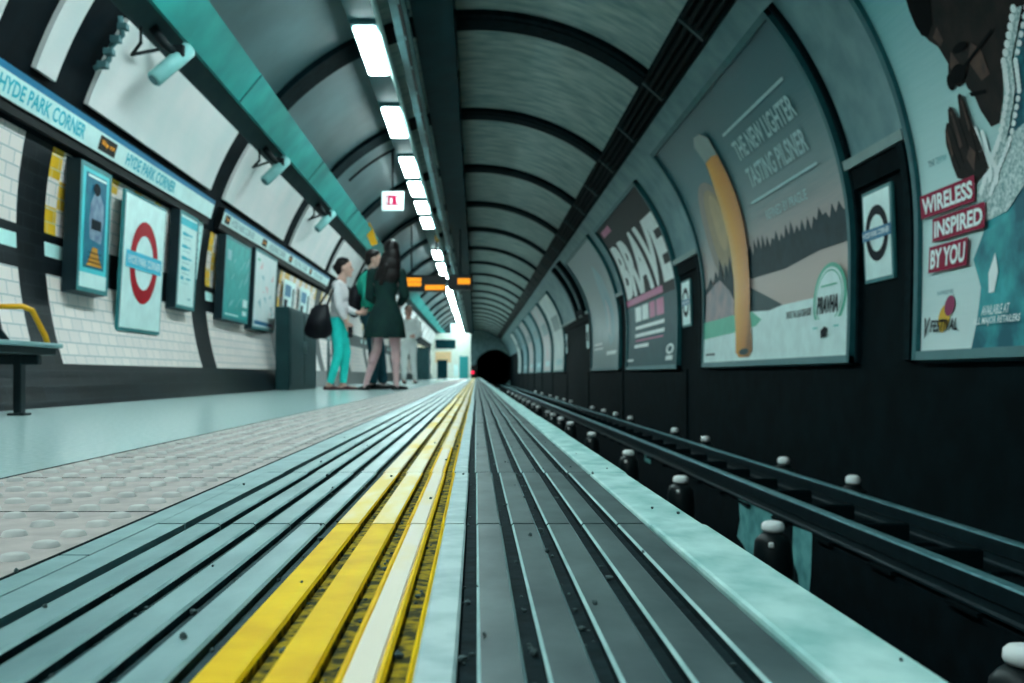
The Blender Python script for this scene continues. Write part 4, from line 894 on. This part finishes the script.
    for q, d in ((lL[2], (-.065, .09)), (lR[2], (.075, .10))):
        blob('shoe', [('c', (q[0]-d[0]*.35, q[1]-d[1]*.3, .034), .037, (q[0]+d[0]*.5, q[1]+d[1]*.5, .027), .038), ('c', (q[0]+d[0]*.5, q[1]+d[1]*.5, .026), .037, (q[0]+d[0]*1.45, q[1]+d[1]*1.3, .022), .026)], 'shoe_black', t, .008)
    for ch in t.children: ch.location.z -= .008
woman_dress()
def man_backpack():
    X0, Yp = -1.34, 12.75
    t = thing('person', 'dark-haired man in green jacket and jeans half hidden by the woman in the dress', 'person', (X0, Yp, 0))
    H = (.03, 0, 1.66); fw = (1, .15, 0)
    hp, rt = head_parts(H, fw, 1.02)
    body = hp+[('e', (-.02, 0, 1.30), (.11, .185, .2)), ('e', (-.01, 0, 1.06), (.105, .155, .17)), ('e', (-.02, 0, .93), (.115, .16, .13)), ('c', (0, 0, 1.44), .085, (0, 0, 1.5), .06)]
    aN = [(-.02, -.21, 1.42), (-.02, -.245, 1.14), (.12, -.22, .95)]; aF = [(-.02, .21, 1.42), (-.02, .245, 1.14), (.12, .22, .95)]
    body += chain(aN, [.056, .044, .03])+chain(aF, [.056, .044, .03])+hand(aN[2], (.6, 0, -.6), (.6, 0, .5), .8)+hand(aF[2], (.6, 0, -.6), (.6, 0, .5), .8)
    lN = [(0, -.09, .92), (.05, -.095, .5), (.03, -.1, .1)]; lF = [(0, .09, .92), (.09, .095, .5), (.14, .1, .1)]
    body += chain(lN, [.095, .066, .042])+chain(lF, [.095, .066, .042])
    for q in (lN[2], lF[2]): body += [('c', q, .04, (q[0]-.02, q[1], .045), .036), ('c', (q[0]-.02, q[1], .045), .034, (q[0]+.17, q[1], .03), .026)]
    blob('body', body, 'skin', t, .009)
    blob('jacket', [('e', (-.03, 0, 1.32), (.16, .225, .20)), ('e', (-.01, 0, 1.08), (.13, .185, .19)), ('c', (-.02, -.17, 1.42), .068, (-.02, .17, 1.42), .068)]+chain(aN, [.078, .066, .05])+chain(aF, [.078, .066, .05]), 'jacket_green', t)
    blob('jeans', [('e', (-.02, 0, .92), (.128, .172, .13))]+chain([(0, -.09, .9), (.05, -.095, .5), (.03, -.1, .12)], [.11, .082, .065])+chain([(0, .09, .9), (.09, .095, .5), (.14, .1, .12)], [.11, .082, .065]), 'jeans', t)
    hx, hy, hz = H
    blob('hair', [('e', (hx-.02, 0, hz+.05), (.095, .085, .085)), ('e', (hx-.055, 0, hz), (.06, .08, .09)), ('c', (hx+.05, -.04, hz+.085), .03, (hx+.05, .04, hz+.085), .03)], 'hair', t, .009)
    face_bits(t, H, fw, 1.02)
    for q in (lN[2], lF[2]): blob('shoe', [('c', (q[0]-.05, q[1], .034), .042, (q[0]+.07, q[1], .03), .044), ('c', (q[0]+.07, q[1], .028), .043, (q[0]+.19, q[1], .024), .03)], 'shoe_black', t, .009)
    g = thing('backpack', 'black backpack worn by the man in the green jacket', 'backpack', (X0-.2, Yp, 1.1))
    o = blob('pack_body', [('e', (.0, 0, .06), (.09, .15, .18)), ('e', (-.02, 0, -.04), (.10, .145, .15)), ('e', (-.07, 0, -.06), (.05, .11, .10))], 'bag_black', g, .012)
    for e in (-1, 1):
        bm = B(); tube(bm, [(X0+x, Yp+e*y_, z_) for x, y_, z_ in ((-.17, .08, 1.40), (-.06, .11, 1.52), (.10, .12, 1.42), (.14, .13, 1.25), (.03, .19, 1.05), (-.14, .12, .98))], .018, 8); mk('strap', bm, 'bag_black', g)
man_backpack()
def far_person():
    X0, Yp = -1.42, 21.0
    t = thing('person', 'person in white clothes standing farther along the platform behind the waiting group', 'person', (X0, Yp, 0))
    H = (0, -.02, 1.53); fw = (.5, -1, 0); hp, rt = head_parts(H, fw)
    body = hp+[('e', (0, 0, 1.2), (.16, .10, .17)), ('e', (0, 0, 1.0), (.13, .09, .16)), ('e', (0, 0, .87), (.145, .105, .12)), ('c', (0, 0, 1.33), .075, (0, 0, 1.38), .055)]
    aL = [(-.185, 0, 1.3), (-.24, -.02, 1.04), (-.2, -.16, .86)]; aR = [(.185, 0, 1.3), (.24, -.02, 1.04), (.16, -.2, .98)]
    lL = [(-.085, 0, .86), (-.09, -.02, .47), (-.10, .02, .09)]; lR = [(.085, 0, .86), (.10, -.03, .47), (.13, .0, .09)]
    body += chain(aL, [.05, .042, .028])+chain(aR, [.05, .042, .028])+hand(aL[2], (0, -.5, -.9), (.8, -.3, 0), .6)+hand(aR[2], (-.5, -.7, 0), (0, 0, 1), .6)+chain(lL, [.085, .06, .037])+chain(lR, [.085, .06, .037])
    for q in (lL[2], lR[2]): body += [('c', q, .036, (q[0], q[1], .04), .033), ('c', (q[0], q[1], .04), .03, (q[0]+.04, q[1]-.15, .028), .022)]
    blob('body', body, 'skin', t, .010)
    blob('jacket', [('e', (0, 0, 1.2), (.18, .12, .18)), ('e', (0, 0, 1.0), (.15, .115, .18)), ('c', (-.16, 0, 1.31), .06, (.16, 0, 1.31), .06)]+chain(aL, [.064, .056, .044])+chain(aR, [.064, .056, .044]), 'white_cloth', t)
    blob('trousers', [('e', (0, 0, .86), (.155, .118, .12))]+chain([(-.085, 0, .85), (-.09, -.02, .47), (-.10, .02, .11)], [.098, .075, .055])+chain([(.085, 0, .85), (.10, -.03, .47), (.13, 0, .11)], [.098, .075, .055]), 'white_cloth', t)
    blob('hair', [('e', (0, .01, 1.575), (.088, .095, .085)), ('e', (-.01, .05, 1.51), (.08, .06, .1))], 'hair', t, .01); face_bits(t, H, fw)
    for q in (lL[2], lR[2]): blob('shoe', [('c', (q[0], q[1]+.03, .032), .036, (q[0]+.045, q[1]-.15, .024), .03)], 'shoe_black', t, .009)
far_person()
